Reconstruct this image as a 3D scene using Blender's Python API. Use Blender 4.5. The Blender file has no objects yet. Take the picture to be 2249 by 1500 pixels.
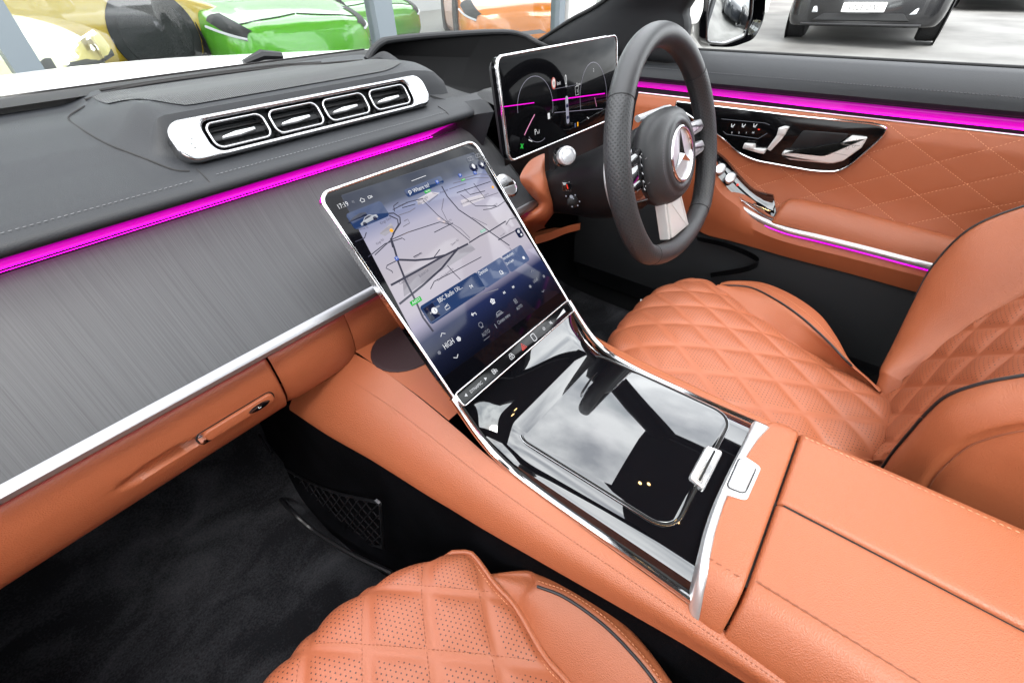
import bpy, bmesh, math, random
from mathutils import Vector as V, Matrix
from mathutils.noise import noise as pnoise
random.seed(7)
sc = bpy.context.scene
COL = sc.collection
R = math.radians

# ------------------------------------------------------------------ camera
# metres; +x = driver side, +y = towards the windscreen, +z = up; x = 0 is the car's centre line
CAM = V((-.36, 0., 1.10))
RX = V((0.62189772, -0.78283051, -0.02048481))     # camera right
DN = V((-0.51108, -0.38591571, -0.76802754))       # camera down
FW = V((0.59332998, 0.48810395, -0.64008911))      # camera forward
FPX, CX, CY = 945., 1124.5, 750.
cd = bpy.data.cameras.new('camera'); cam = bpy.data.objects.new('camera', cd); COL.objects.link(cam)
cd.sensor_width = 36; cd.lens = FPX/2249*36; cd.clip_start = .02; cd.clip_end = 2000
m = Matrix((RX, -DN, -FW)).transposed().to_4x4(); m.translation = CAM
cam.matrix_world = m
sc.camera = cam

# ------------------------------------------------------------------ sky, sun, exposure
w = bpy.data.worlds.new('World'); sc.world = w; w.use_nodes = True
nt = w.node_tree; nt.nodes.clear()
SUN_EL, SUN_AZ = 56, -150     # elevation, direction the light comes from (degrees, 0 = +y, clockwise)
sky = nt.nodes.new('ShaderNodeTexSky'); sky.sky_type = 'NISHITA'; sky.sun_disc = False
sky.sun_elevation = R(SUN_EL); sky.sun_rotation = R(SUN_AZ); sky.air_density = 1.2; sky.dust_density = 3
tc = nt.nodes.new('ShaderNodeTexCoord'); mp = nt.nodes.new('ShaderNodeMapping'); mp.inputs['Scale'].default_value = (2.2, 1.6, 4.0)
nz = nt.nodes.new('ShaderNodeTexNoise'); nz.inputs['Scale'].default_value = 1.7; nz.inputs['Detail'].default_value = 7
rp = nt.nodes.new('ShaderNodeValToRGB'); rp.color_ramp.elements[0].position = .34; rp.color_ramp.elements[1].position = .60
rp.color_ramp.elements[0].color = (.40, .40, .40, 1)
mx = nt.nodes.new('ShaderNodeMix'); mx.data_type = 'RGBA'; mx.inputs[7].default_value = (20, 20.2, 20.8, 1)
bg = nt.nodes.new('ShaderNodeBackground'); bg.inputs['Strength'].default_value = .12
wo = nt.nodes.new('ShaderNodeOutputWorld')
L = nt.links.new
L(tc.outputs['Generated'], mp.inputs['Vector']); L(mp.outputs[0], nz.inputs['Vector']); L(nz.outputs['Fac'], rp.inputs['Fac'])
L(rp.outputs['Color'], mx.inputs[0]); L(sky.outputs[0], mx.inputs[6]); L(mx.outputs[2], bg.inputs['Color']); L(bg.outputs[0], wo.inputs[0])
sl = bpy.data.lights.new('sun', 'SUN'); sl.energy = 1.15; sl.angle = R(24); sl.color = (1, .97, .93)
so = bpy.data.objects.new('sun', sl); COL.objects.link(so)
az = R(SUN_AZ); el = R(SUN_EL)
so.rotation_euler = V((math.sin(az)*math.cos(el), math.cos(az)*math.cos(el), math.sin(el))).to_track_quat('Z', 'Y').to_euler()
sc.view_settings.view_transform = 'Standard'; sc.view_settings.look = 'None'
EXPOSURE = 1.40
sc.view_settings.exposure = EXPOSURE; sc.view_settings.gamma = 1
sc.render.engine = 'CYCLES'; sc.cycles.use_denoising = True
sc.cycles.max_bounces = 10; sc.cycles.transparent_max_bounces = 16; sc.cycles.sample_clamp_indirect = 6

# ------------------------------------------------------------------ helpers
def ray(p):
    return (RX*(p[0]-CX) + DN*(p[1]-CY) + FW*FPX).normalized()
def P(px, py, x=None, y=None, z=None):
    "the point of the place that is seen at (px, py) of the photograph and lies at the given x, y or z"
    r = ray((px, py)); i, v = (0, x) if x is not None else (1, y) if y is not None else (2, z)
    return CAM + r*((v-CAM[i])/r[i])
class Plane:
    def __init__(s, o, u, v):
        s.o = V(o); s.u = V(u).normalized(); s.v = V(v).normalized(); s.n = s.u.cross(s.v)
    def uv(s, p, h=0):
        r = ray(p); t = (s.o + s.n*h - CAM).dot(s.n)/r.dot(s.n); q = CAM + r*t - s.o
        return (q.dot(s.u), q.dot(s.v))
    def at(s, a, b, h=0): return s.o + s.u*a + s.v*b + s.n*h

def catmull(pts, n=6, closed=False):
    pts = [V(p) for p in pts]; out = []; N = len(pts)
    segs = N if closed else N-1
    for i in range(segs):
        p1, p2 = pts[i], pts[(i+1) % N]
        p0 = pts[(i-1) % N] if closed or i > 0 else p1*2-p2
        p3 = pts[(i+2) % N] if closed or i+2 < N else p2*2-p1
        for k in range(n):
            t = k/n
            out.append(.5*((2*p1)+(p2-p0)*t+(2*p0-5*p1+4*p2-p3)*t*t+(3*p1-p0-3*p2+p3)*t**3))
    if not closed: out.append(pts[-1].copy())
    return out
def resample(path, n):
    d = [0]
    for a, b in zip(path, path[1:]): d.append(d[-1]+(b-a).length)
    out = []; j = 0
    for i in range(n):
        t = d[-1]*i/(n-1)
        while j < len(d)-2 and d[j+1] < t: j += 1
        f = (t-d[j])/max(1e-9, d[j+1]-d[j]); out.append(path[j].lerp(path[j+1], min(1, f)))
    return out
APART = {'map_block', 'round_button', 'insert_welt', 'main_road', 'street', 'rim_seam', 'pad_seam', 'demister_slot', 'roof_rail', 'middle_pillar', 'button_gap', 'map_marker', 'parking_marker', 'magenta_horizon', 'dial_needle', 'dial_ring', 'car_window', 'touch_outline', 'vent_vanes', 'seat_base', 'roof_lining', 'button_mark', 'bonnet_line', 'lip_end'}
LOOSE = {'ui_text', 'climate_text', 'street_names', 'card_text', 'switch_print', 'button_text', 'badge_text', 'dial_text', 'logo_mark', 'parking_letter', 'button_icon', 'bar_symbol', 'handle_print', 'seat_print', 'pod_print', 'spoke_symbol', 'plate_letters', 'saloon_glass', 'sign_number', 'hazard_symbol', 'green_fan_symbol'}
class MB:
    "collects faces for one mesh object"
    def __init__(s): s.v = []; s.f = []; s.uv = {}; s.att = None
    def add(s, vs, fs):
        o = len(s.v); s.v += [V(p) for p in vs]; s.f += [tuple(i+o for i in f) for f in fs]; return o
    def grid(s, rows, cu=False, cv=False):
        n, m_ = len(rows), len(rows[0]); vs = [p for r in rows for p in r]; fs = []
        for i in range(n if cu else n-1):
            for j in range(m_ if cv else m_-1):
                a, b = i, (i+1) % n; c, d = j, (j+1) % m_
                fs.append((a*m_+c, a*m_+d, b*m_+d, b*m_+c))
        return s.add(vs, fs)
    def tube(s, path, r, n=8, closed=False, flat=1., up=V((0, 0, 1)), caps=True):
        N = len(path); rows = []
        for i, p in enumerate(path):
            a = path[(i-1) % N] if closed or i > 0 else p; b = path[(i+1) % N] if closed or i < N-1 else p
            t = (b-a).normalized(); x = t.cross(up)
            if x.length < 1e-4: x = t.cross(V((1, 0, 0)))
            x.normalize(); y = x.cross(t); rr = r[i] if isinstance(r, (list, tuple)) else r
            rows.append([p + x*math.cos(2*math.pi*k/n)*rr + y*math.sin(2*math.pi*k/n)*rr*flat for k in range(n)])
        o = s.grid(rows, closed, True)
        if not closed and caps:
            s.f.append(tuple(o+k for k in range(n))); s.f.append(tuple(o+(N-1)*n+k for k in reversed(range(n))))
    def box(s, c, hx, hy, hz, ax=None):
        ax = ax or (V((1, 0, 0)), V((0, 1, 0)), V((0, 0, 1))); c = V(c)
        vs = [c+ax[0]*hx*i+ax[1]*hy*j+ax[2]*hz*k for i in (-1, 1) for j in (-1, 1) for k in (-1, 1)]
        s.add(vs, [(0, 1, 3, 2), (4, 6, 7, 5), (0, 4, 5, 1), (2, 3, 7, 6), (0, 2, 6, 4), (1, 5, 7, 3)])
    def plate(s, pl, ol, h0, h1, bev=.0008, steps=2, bottom=True):
        "solid with outline ol (a, b) on plane pl between heights h0 and h1, its upper edge rounded"
        rings = [[pl.at(a, b, h0) for a, b in ol]]
        for k in range(steps+1):
            q = math.pi/2*k/steps; o2 = inset(ol, bev*(1-math.cos(q))) if k else ol
            rings.append([pl.at(a, b, h1-bev+bev*math.sin(q)) for a, b in o2])
        o = s.grid(rings, False, True); n = len(ol)
        s.f.append(tuple(o+(len(rings)-1)*n+k for k in range(n)))
        if bottom: s.f.append(tuple(o+k for k in reversed(range(n))))
    def frame(s, pl, outer, inner, h0, h1, bev=.001, steps=2):
        "ring between two outlines with as many points each"
        n = len(outer); rings = [[pl.at(a, b, h0) for a, b in outer]]
        for k in range(steps+1):
            q = math.pi/2*k/steps; o2 = inset(outer, bev*(1-math.cos(q))); rings.append([pl.at(a, b, h1-bev+bev*math.sin(q)) for a, b in o2])
        for k in range(steps, -1, -1):
            q = math.pi/2*k/steps; o2 = inset(inner, -bev*(1-math.cos(q))); rings.append([pl.at(a, b, h1-bev+bev*math.sin(q)) for a, b in o2])
        rings.append([pl.at(a, b, h0) for a, b in inner])
        s.grid(rings, True, True)
    def lathe(s, c, axis, prof, n=24, sx=1., ref=None):
        "profile (radius, height along axis)"
        axis = V(axis).normalized(); c = V(c); a = (ref or (V((1, 0, 0)) if abs(axis.x) < .9 else V((0, 1, 0))))
        a = (a-axis*a.dot(axis)).normalized(); b = axis.cross(a)
        rows = [[c+axis*h+(a*math.cos(2*math.pi*k/n)*sx+b*math.sin(2*math.pi*k/n))*r for k in range(n)] for r, h in prof]
        o = s.grid(rows, False, True)
        if prof[0][0] > 1e-6: s.f.append(tuple(o+k for k in reversed(range(n))))
        if prof[-1][0] > 1e-6: s.f.append(tuple(o+(len(prof)-1)*n+k for k in range(n)))
    def islands(s):
        par = list(range(len(s.v)))
        def find(a):
            while par[a] != a: par[a] = par[par[a]]; a = par[a]
            return a
        for f in s.f:
            r0 = find(f[0])
            for i in f[1:]: par[find(i)] = r0
        g = {}
        for f in s.f: g.setdefault(find(f[0]), []).append(f)
        return list(g.values())
    def build(s, name, mat, parent=None, smooth=35, **props):
        if name in APART:                                  # every separate piece an object of its own
            last = None
            for fs in s.islands():
                ids = sorted({i for f in fs for i in f}); mp_ = {i: k for k, i in enumerate(ids)}
                q = MB(); q.v = [s.v[i] for i in ids]; q.f = [tuple(mp_[i] for i in f) for f in fs]; last = q.raw(name, mat, parent, smooth, **props)
            return last
        if name in LOOSE: props['kind'] = 'stuff'          # print and marks too small to pick apart
        return s.raw(name, mat, parent, smooth, **props)
    def raw(s, name, mat, parent=None, smooth=35, **props):
        me = bpy.data.meshes.new(name); me.from_pydata([tuple(p) for p in s.v], [], s.f); me.update()
        bm = bmesh.new(); bm.from_mesh(me); bmesh.ops.recalc_face_normals(bm, faces=bm.faces); bm.to_mesh(me); bm.free()
        if s.att:
            for nm, vals in s.att.items():
                at = me.attributes.new(nm, 'FLOAT', 'POINT')
                for i, v in enumerate(vals): at.data[i].value = v
        if smooth:
            me.polygons.foreach_set('use_smooth', [True]*len(me.polygons)); me.set_sharp_from_angle(angle=R(smooth))
        return link(name, me, mat, parent, **props)
def inset(ol, d):
    n = len(ol); out = []; ar = sum(ol[i][0]*ol[(i+1) % n][1]-ol[(i+1) % n][0]*ol[i][1] for i in range(n)); sg = 1 if ar > 0 else -1
    for i in range(n):
        a, b, c = ol[i-1], ol[i], ol[(i+1) % n]
        d1 = (b[0]-a[0], b[1]-a[1]); d2 = (c[0]-b[0], c[1]-b[1])
        l1 = math.hypot(*d1) or 1e-9; l2 = math.hypot(*d2) or 1e-9
        nx = -d1[1]/l1-d2[1]/l2; ny = d1[0]/l1+d2[0]/l2; l = math.hypot(nx, ny) or 1e-9
        k = sg*d/max(.35, l/2)
        out.append((b[0]+nx/l*k, b[1]+ny/l*k))
    return out
def rrect(a0, b0, a1, b1, r, n=6):
    if not isinstance(r, (tuple, list)): r = (r,)*4
    out = []
    for (cx, cy, q), rr in zip(((a1, b1, 0), (a0, b1, 90), (a0, b0, 180), (a1, b0, 270)), r):
        sx = 1 if cx == a1 else -1; sy = 1 if cy == b1 else -1
        for k in range(n+1):
            t = R(q+90*k/n); out.append((cx-sx*rr+rr*math.cos(t), cy-sy*rr+rr*math.sin(t)))
    return out
def rpoly(pts, r, n=5):
    "closed polygon (a, b) with rounded corners"
    out = []; N = len(pts)
    rs = r if isinstance(r, (list, tuple)) else [r]*N
    for i in range(N):
        a, b, c = V(pts[i-1]), V(pts[i]), V(pts[(i+1) % N]); d1 = (a-b); d2 = (c-b); rr = min(rs[i], d1.length*.45, d2.length*.45)
        p, q = b+d1.normalized()*rr, b+d2.normalized()*rr
        for k in range(n+1):
            t = k/n; out.append(tuple((p*(1-t)*(1-t)+b*2*t*(1-t)+q*t*t)[:2]))
    return out
def link(name, data, mat, parent=None, **props):
    o = bpy.data.objects.new(name, data); COL.objects.link(o)
    if mat is not None and hasattr(data, 'materials'): data.materials.append(mat)
    if parent is not None:
        if parent.parent is not None and parent.parent.parent is not None: parent = parent.parent     # never a fourth level
        o.parent = parent; o.matrix_parent_inverse = Matrix.Translation(-world_loc(parent))
    for k, v in props.items(): o[k] = v
    return o
def world_loc(o):
    return V(o.location) if o.parent is None else V((0, 0, 0))
def thing(name, label, cat, loc, group=None):
    e = bpy.data.objects.new(name, None); COL.objects.link(e); e.location = loc; e.empty_display_size = .05
    e['label'] = label; e['category'] = cat
    if group: e['group'] = group
    return e
def tag(o, label, cat, group=None):
    o['label'] = label; o['category'] = cat
    if group: o['group'] = group
    return o
TXT = {}
def text_mesh(s):
    if s not in TXT:
        cu = bpy.data.curves.new('t', 'FONT'); cu.body = s; cu.size = 1; cu.resolution_u = 2
        ob = bpy.data.objects.new('t', cu); COL.objects.link(ob)
        dg = bpy.context.evaluated_depsgraph_get(); me = bpy.data.meshes.new_from_object(ob.evaluated_get(dg))
        vs = [tuple(v.co) for v in me.vertices]; fs = [tuple(p.vertices) for p in me.polygons]
        bpy.data.objects.remove(ob); bpy.data.curves.remove(cu); bpy.data.meshes.remove(me); TXT[s] = (vs, fs)
    return TXT[s]
def text(mb, s, pl, a, b, size, h=.0006, rot=0, align='l', sx=1.):
    vs, fs = text_mesh(s); wd = max(v[0] for v in vs) if vs else 0
    off = {'l': 0, 'c': -wd/2, 'r': -wd}[align]; c, sn = math.cos(rot), math.sin(rot); out = []
    for v in vs:
        x, y = (v[0]+off)*size*sx, v[1]*size
        out.append(pl.at(a+x*c-y*sn, b+x*sn+y*c, h))
    mb.add(out, fs)
def strip(mb, pl, pts, wd, h=.0005, closed=False):
    "flat line of width wd through (a, b) points on a plane"
    N = len(pts); l, r = [], []
    for i, p in enumerate(pts):
        a = pts[(i-1) % N] if closed or i > 0 else p; b = pts[(i+1) % N] if closed or i < N-1 else p
        d = V((b[0]-a[0], b[1]-a[1])); d.normalize(); n = V((-d.y, d.x))*wd/2
        l.append(pl.at(p[0]+n.x, p[1]+n.y, h)); r.append(pl.at(p[0]-n.x, p[1]-n.y, h))
    mb.grid([l, r], False, closed)
def stitches(mb, path, nrm, pitch=.0055, ln=.0038, wd=.0009, ht=.0006, skew=.0):
    "row of thread stitches along a path; nrm(i) or a vector is the surface normal"
    tot = sum((b-a).length for a, b in zip(path, path[1:])); n = max(2, int(tot/pitch)); q = resample(path, n*2+1)
    for i in range(n):
        a, b = q[2*i], q[2*i+1]; t = (b-a)
        if t.length < 1e-7: continue
        c = (a+b)/2; t.normalize(); up = (nrm(c) if callable(nrm) else nrm).normalized(); s_ = up.cross(t).normalized(); t = (t+s_*skew).normalized(); s_ = up.cross(t)
        e = t*ln/2; k = s_*wd/2; u = up*ht
        mb.add([c-e, c-e*.6+k, c+e*.6+k, c+e, c+e*.6-k, c-e*.6-k, c-e*.5+u, c+e*.5+u],
               [(0, 1, 6), (1, 2, 7, 6), (2, 3, 7), (3, 4, 7), (4, 5, 6, 7), (5, 0, 6)])

# ------------------------------------------------------------------ materials
MAT = {}
def nodes(name):
    m_ = bpy.data.materials.new(name); m_.use_nodes = True; t = m_.node_tree; b = t.nodes['Principled BSDF']; MAT[name] = m_
    return m_, t, b
def setb(b, **k):
    for n, v in k.items():
        b.inputs[n.replace('_', ' ')].default_value = v
def rgb(r, g, b): return (r, g, b, 1)
def plain(name, col, rough=.5, metal=0., **k):
    m_, t, b = nodes(name); setb(b, Base_Color=rgb(*col), Roughness=rough, Metallic=metal); setb(b, **k); return m_
def grain(name, col, rough=.45, scale=900, strength=.25, var=.08, dist=.0006, spec=.5, vscale=9, **k):
    m_, t, b = nodes(name); setb(b, Roughness=rough, **k); b.inputs['Specular IOR Level'].default_value = spec
    tc = t.nodes.new('ShaderNodeTexCoord'); vo = t.nodes.new('ShaderNodeTexVoronoi'); vo.inputs['Scale'].default_value = scale
    n2 = t.nodes.new('ShaderNodeTexNoise'); n2.inputs['Scale'].default_value = vscale; n2.inputs['Detail'].default_value = 5
    bp = t.nodes.new('ShaderNodeBump'); bp.inputs['Strength'].default_value = strength; bp.inputs['Distance'].default_value = dist
    t.links.new(tc.outputs['Object'], vo.inputs['Vector']); t.links.new(tc.outputs['Object'], n2.inputs['Vector'])
    t.links.new(vo.outputs['Distance'], bp.inputs['Height']); t.links.new(bp.outputs[0], b.inputs['Normal'])
    mx = t.nodes.new('ShaderNodeMix'); mx.data_type = 'RGBA'
    mx.inputs[6].default_value = rgb(*[c*(1-var) for c in col]); mx.inputs[7].default_value = rgb(*[min(1, c*(1+var)) for c in col])
    t.links.new(n2.outputs['Fac'], mx.inputs[0]); t.links.new(mx.outputs[2], b.inputs['Base Color'])
    return m_
EMX = 2.4/2**EXPOSURE     # lamps and displays at this exposure
def emit(name, col, strength=1., base=(0, 0, 0), rough=.15):
    strength *= EMX
    m_, t, b = nodes(name); setb(b, Base_Color=rgb(*base), Roughness=rough, Emission_Color=rgb(*col), Emission_Strength=strength, Specular_IOR_Level=.2); return m_
def thin_glass(name, tint=(1, 1, 1), refl=.08):
    m_, t, b = nodes(name); t.nodes.remove(b); o = t.nodes['Material Output']
    tr = t.nodes.new('ShaderNodeBsdfTransparent'); tr.inputs[0].default_value = rgb(*tint)
    gl = t.nodes.new('ShaderNodeBsdfGlossy'); gl.inputs['Roughness'].default_value = .02
    fr = t.nodes.new('ShaderNodeFresnel'); fr.inputs[0].default_value = 1.45
    mm = t.nodes.new('ShaderNodeMixShader'); sc_ = t.nodes.new('ShaderNodeMath'); sc_.operation = 'MULTIPLY'; sc_.inputs[1].default_value = refl/.04
    ge = t.nodes.new('ShaderNodeNewGeometry'); iv = t.nodes.new('ShaderNodeMath'); iv.operation = 'SUBTRACT'; iv.inputs[0].default_value = 1; ml = t.nodes.new('ShaderNodeMath'); ml.operation = 'MULTIPLY'
    t.links.new(ge.outputs['Backfacing'], iv.inputs[1]); t.links.new(fr.outputs[0], sc_.inputs[0]); t.links.new(sc_.outputs[0], ml.inputs[0]); t.links.new(iv.outputs[0], ml.inputs[1]); t.links.new(ml.outputs[0], mm.inputs[0]); t.links.new(tr.outputs[0], mm.inputs[1]); t.links.new(gl.outputs[0], mm.inputs[2]); t.links.new(mm.outputs[0], o.inputs[0])
    return m_
TANC = (.345, .098, .040)
tan = grain('tan_leather', TANC, .40, 760, .42, .09, .0008, .55)
tan_dk = grain('tan_leather_coarse', (.34, .090, .033), .5, 900, .3, .05)
blk_leather = grain('black_leather', (.0115, .0125, .015), .52, 1000, .3, .15, .0006, .35)
blk_plastic = grain('black_plastic', (.005, .005, .006), .45, 1600, .2, .1, .0006, .35)
blk_soft = grain('soft_black_plastic', (.012, .0125, .014), .6, 1700, .25, .1, .0006, .3)
wheel_leather = grain('wheel_leather', (.022, .022, .024), .45, 1500, .25, .08)
def carpet_mat(name, lo, hi):
    m_, t, b = nodes(name); setb(b, Roughness=1., Sheen_Weight=.0, Sheen_Roughness=.4); b.inputs['Specular IOR Level'].default_value = .05
    tc = t.nodes.new('ShaderNodeTexCoord'); n1 = t.nodes.new('ShaderNodeTexNoise'); n1.inputs['Scale'].default_value = 950; n1.inputs['Detail'].default_value = 3
    mp = t.nodes.new('ShaderNodeMapping'); mp.inputs['Rotation'].default_value = (0, 0, R(35)); mp.inputs['Scale'].default_value = (7, 12, 9)
    n2 = t.nodes.new('ShaderNodeTexNoise'); n2.inputs['Scale'].default_value = 1; n2.inputs['Detail'].default_value = 6; n2.inputs['Distortion'].default_value = .8
    cr = t.nodes.new('ShaderNodeValToRGB'); cr.color_ramp.elements[0].position = .38; cr.color_ramp.elements[0].color = rgb(*lo); cr.color_ramp.elements[1].position = .75; cr.color_ramp.elements[1].color = rgb(*hi)
    bp = t.nodes.new('ShaderNodeBump'); bp.inputs['Strength'].default_value = .8; bp.inputs['Distance'].default_value = .002
    t.links.new(tc.outputs['Object'], n1.inputs[0]); t.links.new(tc.outputs['Object'], mp.inputs[0]); t.links.new(mp.outputs[0], n2.inputs[0]); ad = t.nodes.new('ShaderNodeMath'); ad.operation = 'MULTIPLY_ADD'; ad.inputs[1].default_value = .5; sb = t.nodes.new('ShaderNodeMath'); sb.operation = 'SUBTRACT'; sb.inputs[1].default_value = .25
    n3 = t.nodes.new('ShaderNodeTexNoise'); n3.inputs['Scale'].default_value = 330; n3.inputs['Detail'].default_value = 2; t.links.new(tc.outputs['Object'], n3.inputs[0])
    t.links.new(n3.outputs['Fac'], ad.inputs[0]); t.links.new(n2.outputs['Fac'], ad.inputs[2]); t.links.new(ad.outputs[0], sb.inputs[0]); t.links.new(sb.outputs[0], cr.inputs[0]); t.links.new(cr.outputs[0], b.inputs['Base Color'])
    t.links.new(n1.outputs['Fac'], bp.inputs['Height']); t.links.new(bp.outputs[0], b.inputs['Normal'])
    return m_
carpet = carpet_mat('carpet_darkened', (.0030, .0032, .0042), (.0062, .0064, .0085))  # side carpet darkened where too much light reaches it
carpet_lightened = carpet_mat('carpet_lightened', (.012, .0123, .0145), (.046, .047, .053))  # floor carpet lightened to make up for the dim footwell
piping_m = plain('black_piping', (.012, .012, .014), .4)
chrome = plain('polished_chrome', (.82, .82, .83), .1, 1.)
satin = grain('satin_aluminium', (.64, .64, .65), .30, 1500, .05, .03, Metallic=.75)
silver = plain('silver_paint', (.62, .62, .64), .3, .6)
door_silver = plain('brushed_silver', (.66, .65, .64), .33, .3)
panel_black = plain('black_panel', (.003, .003, .0035), .12, Specular_IOR_Level=.25)
vent_chrome = plain('vent_chrome', (.36, .36, .37), .18, 1.)
bright_silver = plain('bright_silver', (.68, .68, .69), .24, .8)
moulding_m = grain('moulding_aluminium', (.26, .26, .27), .36, 1500, .05, .04, Metallic=.9)
gloss = plain('piano_black', (.003, .003, .004), .02, Coat_Weight=1., Coat_Roughness=.015, IOR=1.6, Coat_IOR=1.6)
gap_m = plain('dark_gap', (.006, .005, .005), .8)
matte_blk = plain('matte_black', (.004, .004, .0045), .7)
well_m = plain('deep_black_flock', (.0022, .0022, .0024), .9, Specular_IOR_Level=.08)
thread_t = plain('tan_thread', (.62, .27, .14), .6)
thread_d = plain('brown_thread', (.24, .075, .035), .7)
thread_b = plain('grey_thread', (.16, .165, .175), .7)
def light_guide(name, z0, z1):
    m_, t, b = nodes(name); setb(b, Base_Color=rgb(.05, 0, .04), Roughness=.2); b.inputs['Emission Strength'].default_value = .38*EMX
    tc = t.nodes.new('ShaderNodeTexCoord'); sp = t.nodes.new('ShaderNodeSeparateXYZ'); mr = t.nodes.new('ShaderNodeMapRange'); mr.inputs[1].default_value = z0; mr.inputs[2].default_value = z1
    cr = t.nodes.new('ShaderNodeValToRGB'); cr.color_ramp.elements[0].color = rgb(.75, 0, .52); cr.color_ramp.elements[1].color = rgb(.25, 0, .19)
    for p, c in ((.16, (1., .05, .82)), (.34, (.95, .0, .66)), (.70, (.62, .0, .45))): e = cr.color_ramp.elements.new(p); e.color = rgb(*c)
    t.links.new(tc.outputs['Object'], sp.inputs[0]); t.links.new(sp.outputs[2], mr.inputs[0]); t.links.new(mr.outputs[0], cr.inputs[0]); t.links.new(cr.outputs[0], b.inputs['Emission Color'])
    return m_
magenta = light_guide('magenta_light', .9030, .9125)
magenta_door = light_guide('magenta_door_light', .8966, .9115)
magenta_hot = emit('magenta_light_guide', (1., .08, .80), .75)
magenta_spill = emit('magenta_spill_emitter', (1., .0, .62), 12.)  # hidden emitter that throws colour onto the trim
magenta_spill_door = emit('magenta_door_spill', (1., .0, .62), 2.5)  # weaker hidden emitter for the door
glass_m = thin_glass('window_glass', (.97, .99, .98), .03)
screen_glass_m = thin_glass('windscreen_glass', (.97, .99, .98), .007)
shop_glass = thin_glass('showroom_glass', (.93, .96, .95), .12)
white_paint = plain('white_paint', (.82, .82, .81), .25, Coat_Weight=.6)

def quilted(name, col, rough=.45):
    "leather with perforations that stay clear of the seams; needs uv in metres and the attribute puff"
    m_, t, b = nodes(name); setb(b, Roughness=rough)
    uv = t.nodes.new('ShaderNodeUVMap'); at = t.nodes.new('ShaderNodeAttribute'); at.attribute_name = 'puff'
    sep = t.nodes.new('ShaderNodeSeparateXYZ'); t.links.new(uv.outputs[0], sep.inputs[0])
    def mth(op, a, b_=None, c=None):
        n = t.nodes.new('ShaderNodeMath'); n.operation = op
        for i, x in enumerate((a, b_, c)):
            if x is None: continue
            if isinstance(x, (int, float)): n.inputs[i].default_value = x
            else: t.links.new(x, n.inputs[i])
        return n.outputs[0]
    pit = .0052
    X = mth('DIVIDE', sep.outputs[0], pit); Y = mth('DIVIDE', sep.outputs[1], pit)
    row = mth('FLOOR', Y); X2 = mth('ADD', X, mth('MULTIPLY', row, .5))
    fx = mth('SUBTRACT', mth('FRACT', X2), .5); fy = mth('SUBTRACT', mth('FRACT', Y), .5)
    d = mth('SQRT', mth('ADD', mth('MULTIPLY', fx, fx), mth('MULTIPLY', fy, fy)))
    dot = mth('LESS_THAN', d, .165)
    hole = mth('MULTIPLY', dot, mth('GREATER_THAN', at.outputs['Fac'], .36))
    tc = t.nodes.new('ShaderNodeTexCoord'); n2 = t.nodes.new('ShaderNodeTexNoise'); n2.inputs['Scale'].default_value = 8; n2.inputs['Detail'].default_value = 4
    t.links.new(tc.outputs['Object'], n2.inputs['Vector'])
    m1 = t.nodes.new('ShaderNodeMix'); m1.data_type = 'RGBA'; m1.inputs[6].default_value = rgb(*[c*.95 for c in col]); m1.inputs[7].default_value = rgb(*[c*1.05 for c in col]); t.links.new(n2.outputs['Fac'], m1.inputs[0])
    m2 = t.nodes.new('ShaderNodeMix'); m2.data_type = 'RGBA'; m2.inputs[7].default_value = rgb(.05, .018, .012); t.links.new(m1.outputs[2], m2.inputs[6]); t.links.new(hole, m2.inputs[0])
    t.links.new(m2.outputs[2], b.inputs['Base Color'])
    vo = t.nodes.new('ShaderNodeTexVoronoi'); vo.inputs['Scale'].default_value = 1100; t.links.new(tc.outputs['Object'], vo.inputs['Vector'])
    bp = t.nodes.new('ShaderNodeBump'); bp.inputs['Strength'].default_value = .22; bp.inputs['Distance'].default_value = .0006
    hh = mth('SUBTRACT', mth('MULTIPLY', vo.outputs['Distance'], 1.), mth('MULTIPLY', hole, 2.))
    t.links.new(hh, bp.inputs['Height']); t.links.new(bp.outputs[0], b.inputs['Normal'])
    return m_
tan_quilt = quilted('tan_perforated_leather', (.335, .098, .044))

def dotted(name, col, pit, rough=.45, strength=.5):
    "leather with small round dimples laid out in uv metres"
    m_, t, b = nodes(name); setb(b, Base_Color=rgb(*col), Roughness=rough)
    uv = t.nodes.new('ShaderNodeUVMap'); vm = t.nodes.new('ShaderNodeVectorMath'); vm.operation = 'SCALE'; vm.inputs['Scale'].default_value = 1/pit
    vo = t.nodes.new('ShaderNodeTexVoronoi'); vo.inputs['Scale'].default_value = 1; vo.inputs['Randomness'].default_value = .0
    rot = t.nodes.new('ShaderNodeMapping'); rot.inputs['Rotation'].default_value = (0, 0, R(45))
    t.links.new(uv.outputs[0], rot.inputs[0]); t.links.new(rot.outputs[0], vm.inputs[0]); t.links.new(vm.outputs[0], vo.inputs['Vector'])
    cr = t.nodes.new('ShaderNodeValToRGB'); cr.color_ramp.elements[0].position = .18; cr.color_ramp.elements[1].position = .34
    t.links.new(vo.outputs['Distance'], cr.inputs[0])
    bp = t.nodes.new('ShaderNodeBump'); bp.inputs['Strength'].default_value = strength; bp.inputs['Distance'].default_value = .0012
    t.links.new(cr.outputs[0], bp.inputs['Height']); t.links.new(bp.outputs[0], b.inputs['Normal'])
    mx = t.nodes.new('ShaderNodeMix'); mx.data_type = 'RGBA'; mx.inputs[6].default_value = rgb(*[c*.35 for c in col]); mx.inputs[7].default_value = rgb(*col)
    t.links.new(cr.outputs[0], mx.inputs[0]); t.links.new(mx.outputs[2], b.inputs['Base Color'])
    return m_
wheel_perf = dotted('perforated_wheel_leather', (.026, .026, .028), .0046, .45, .35)

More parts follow.
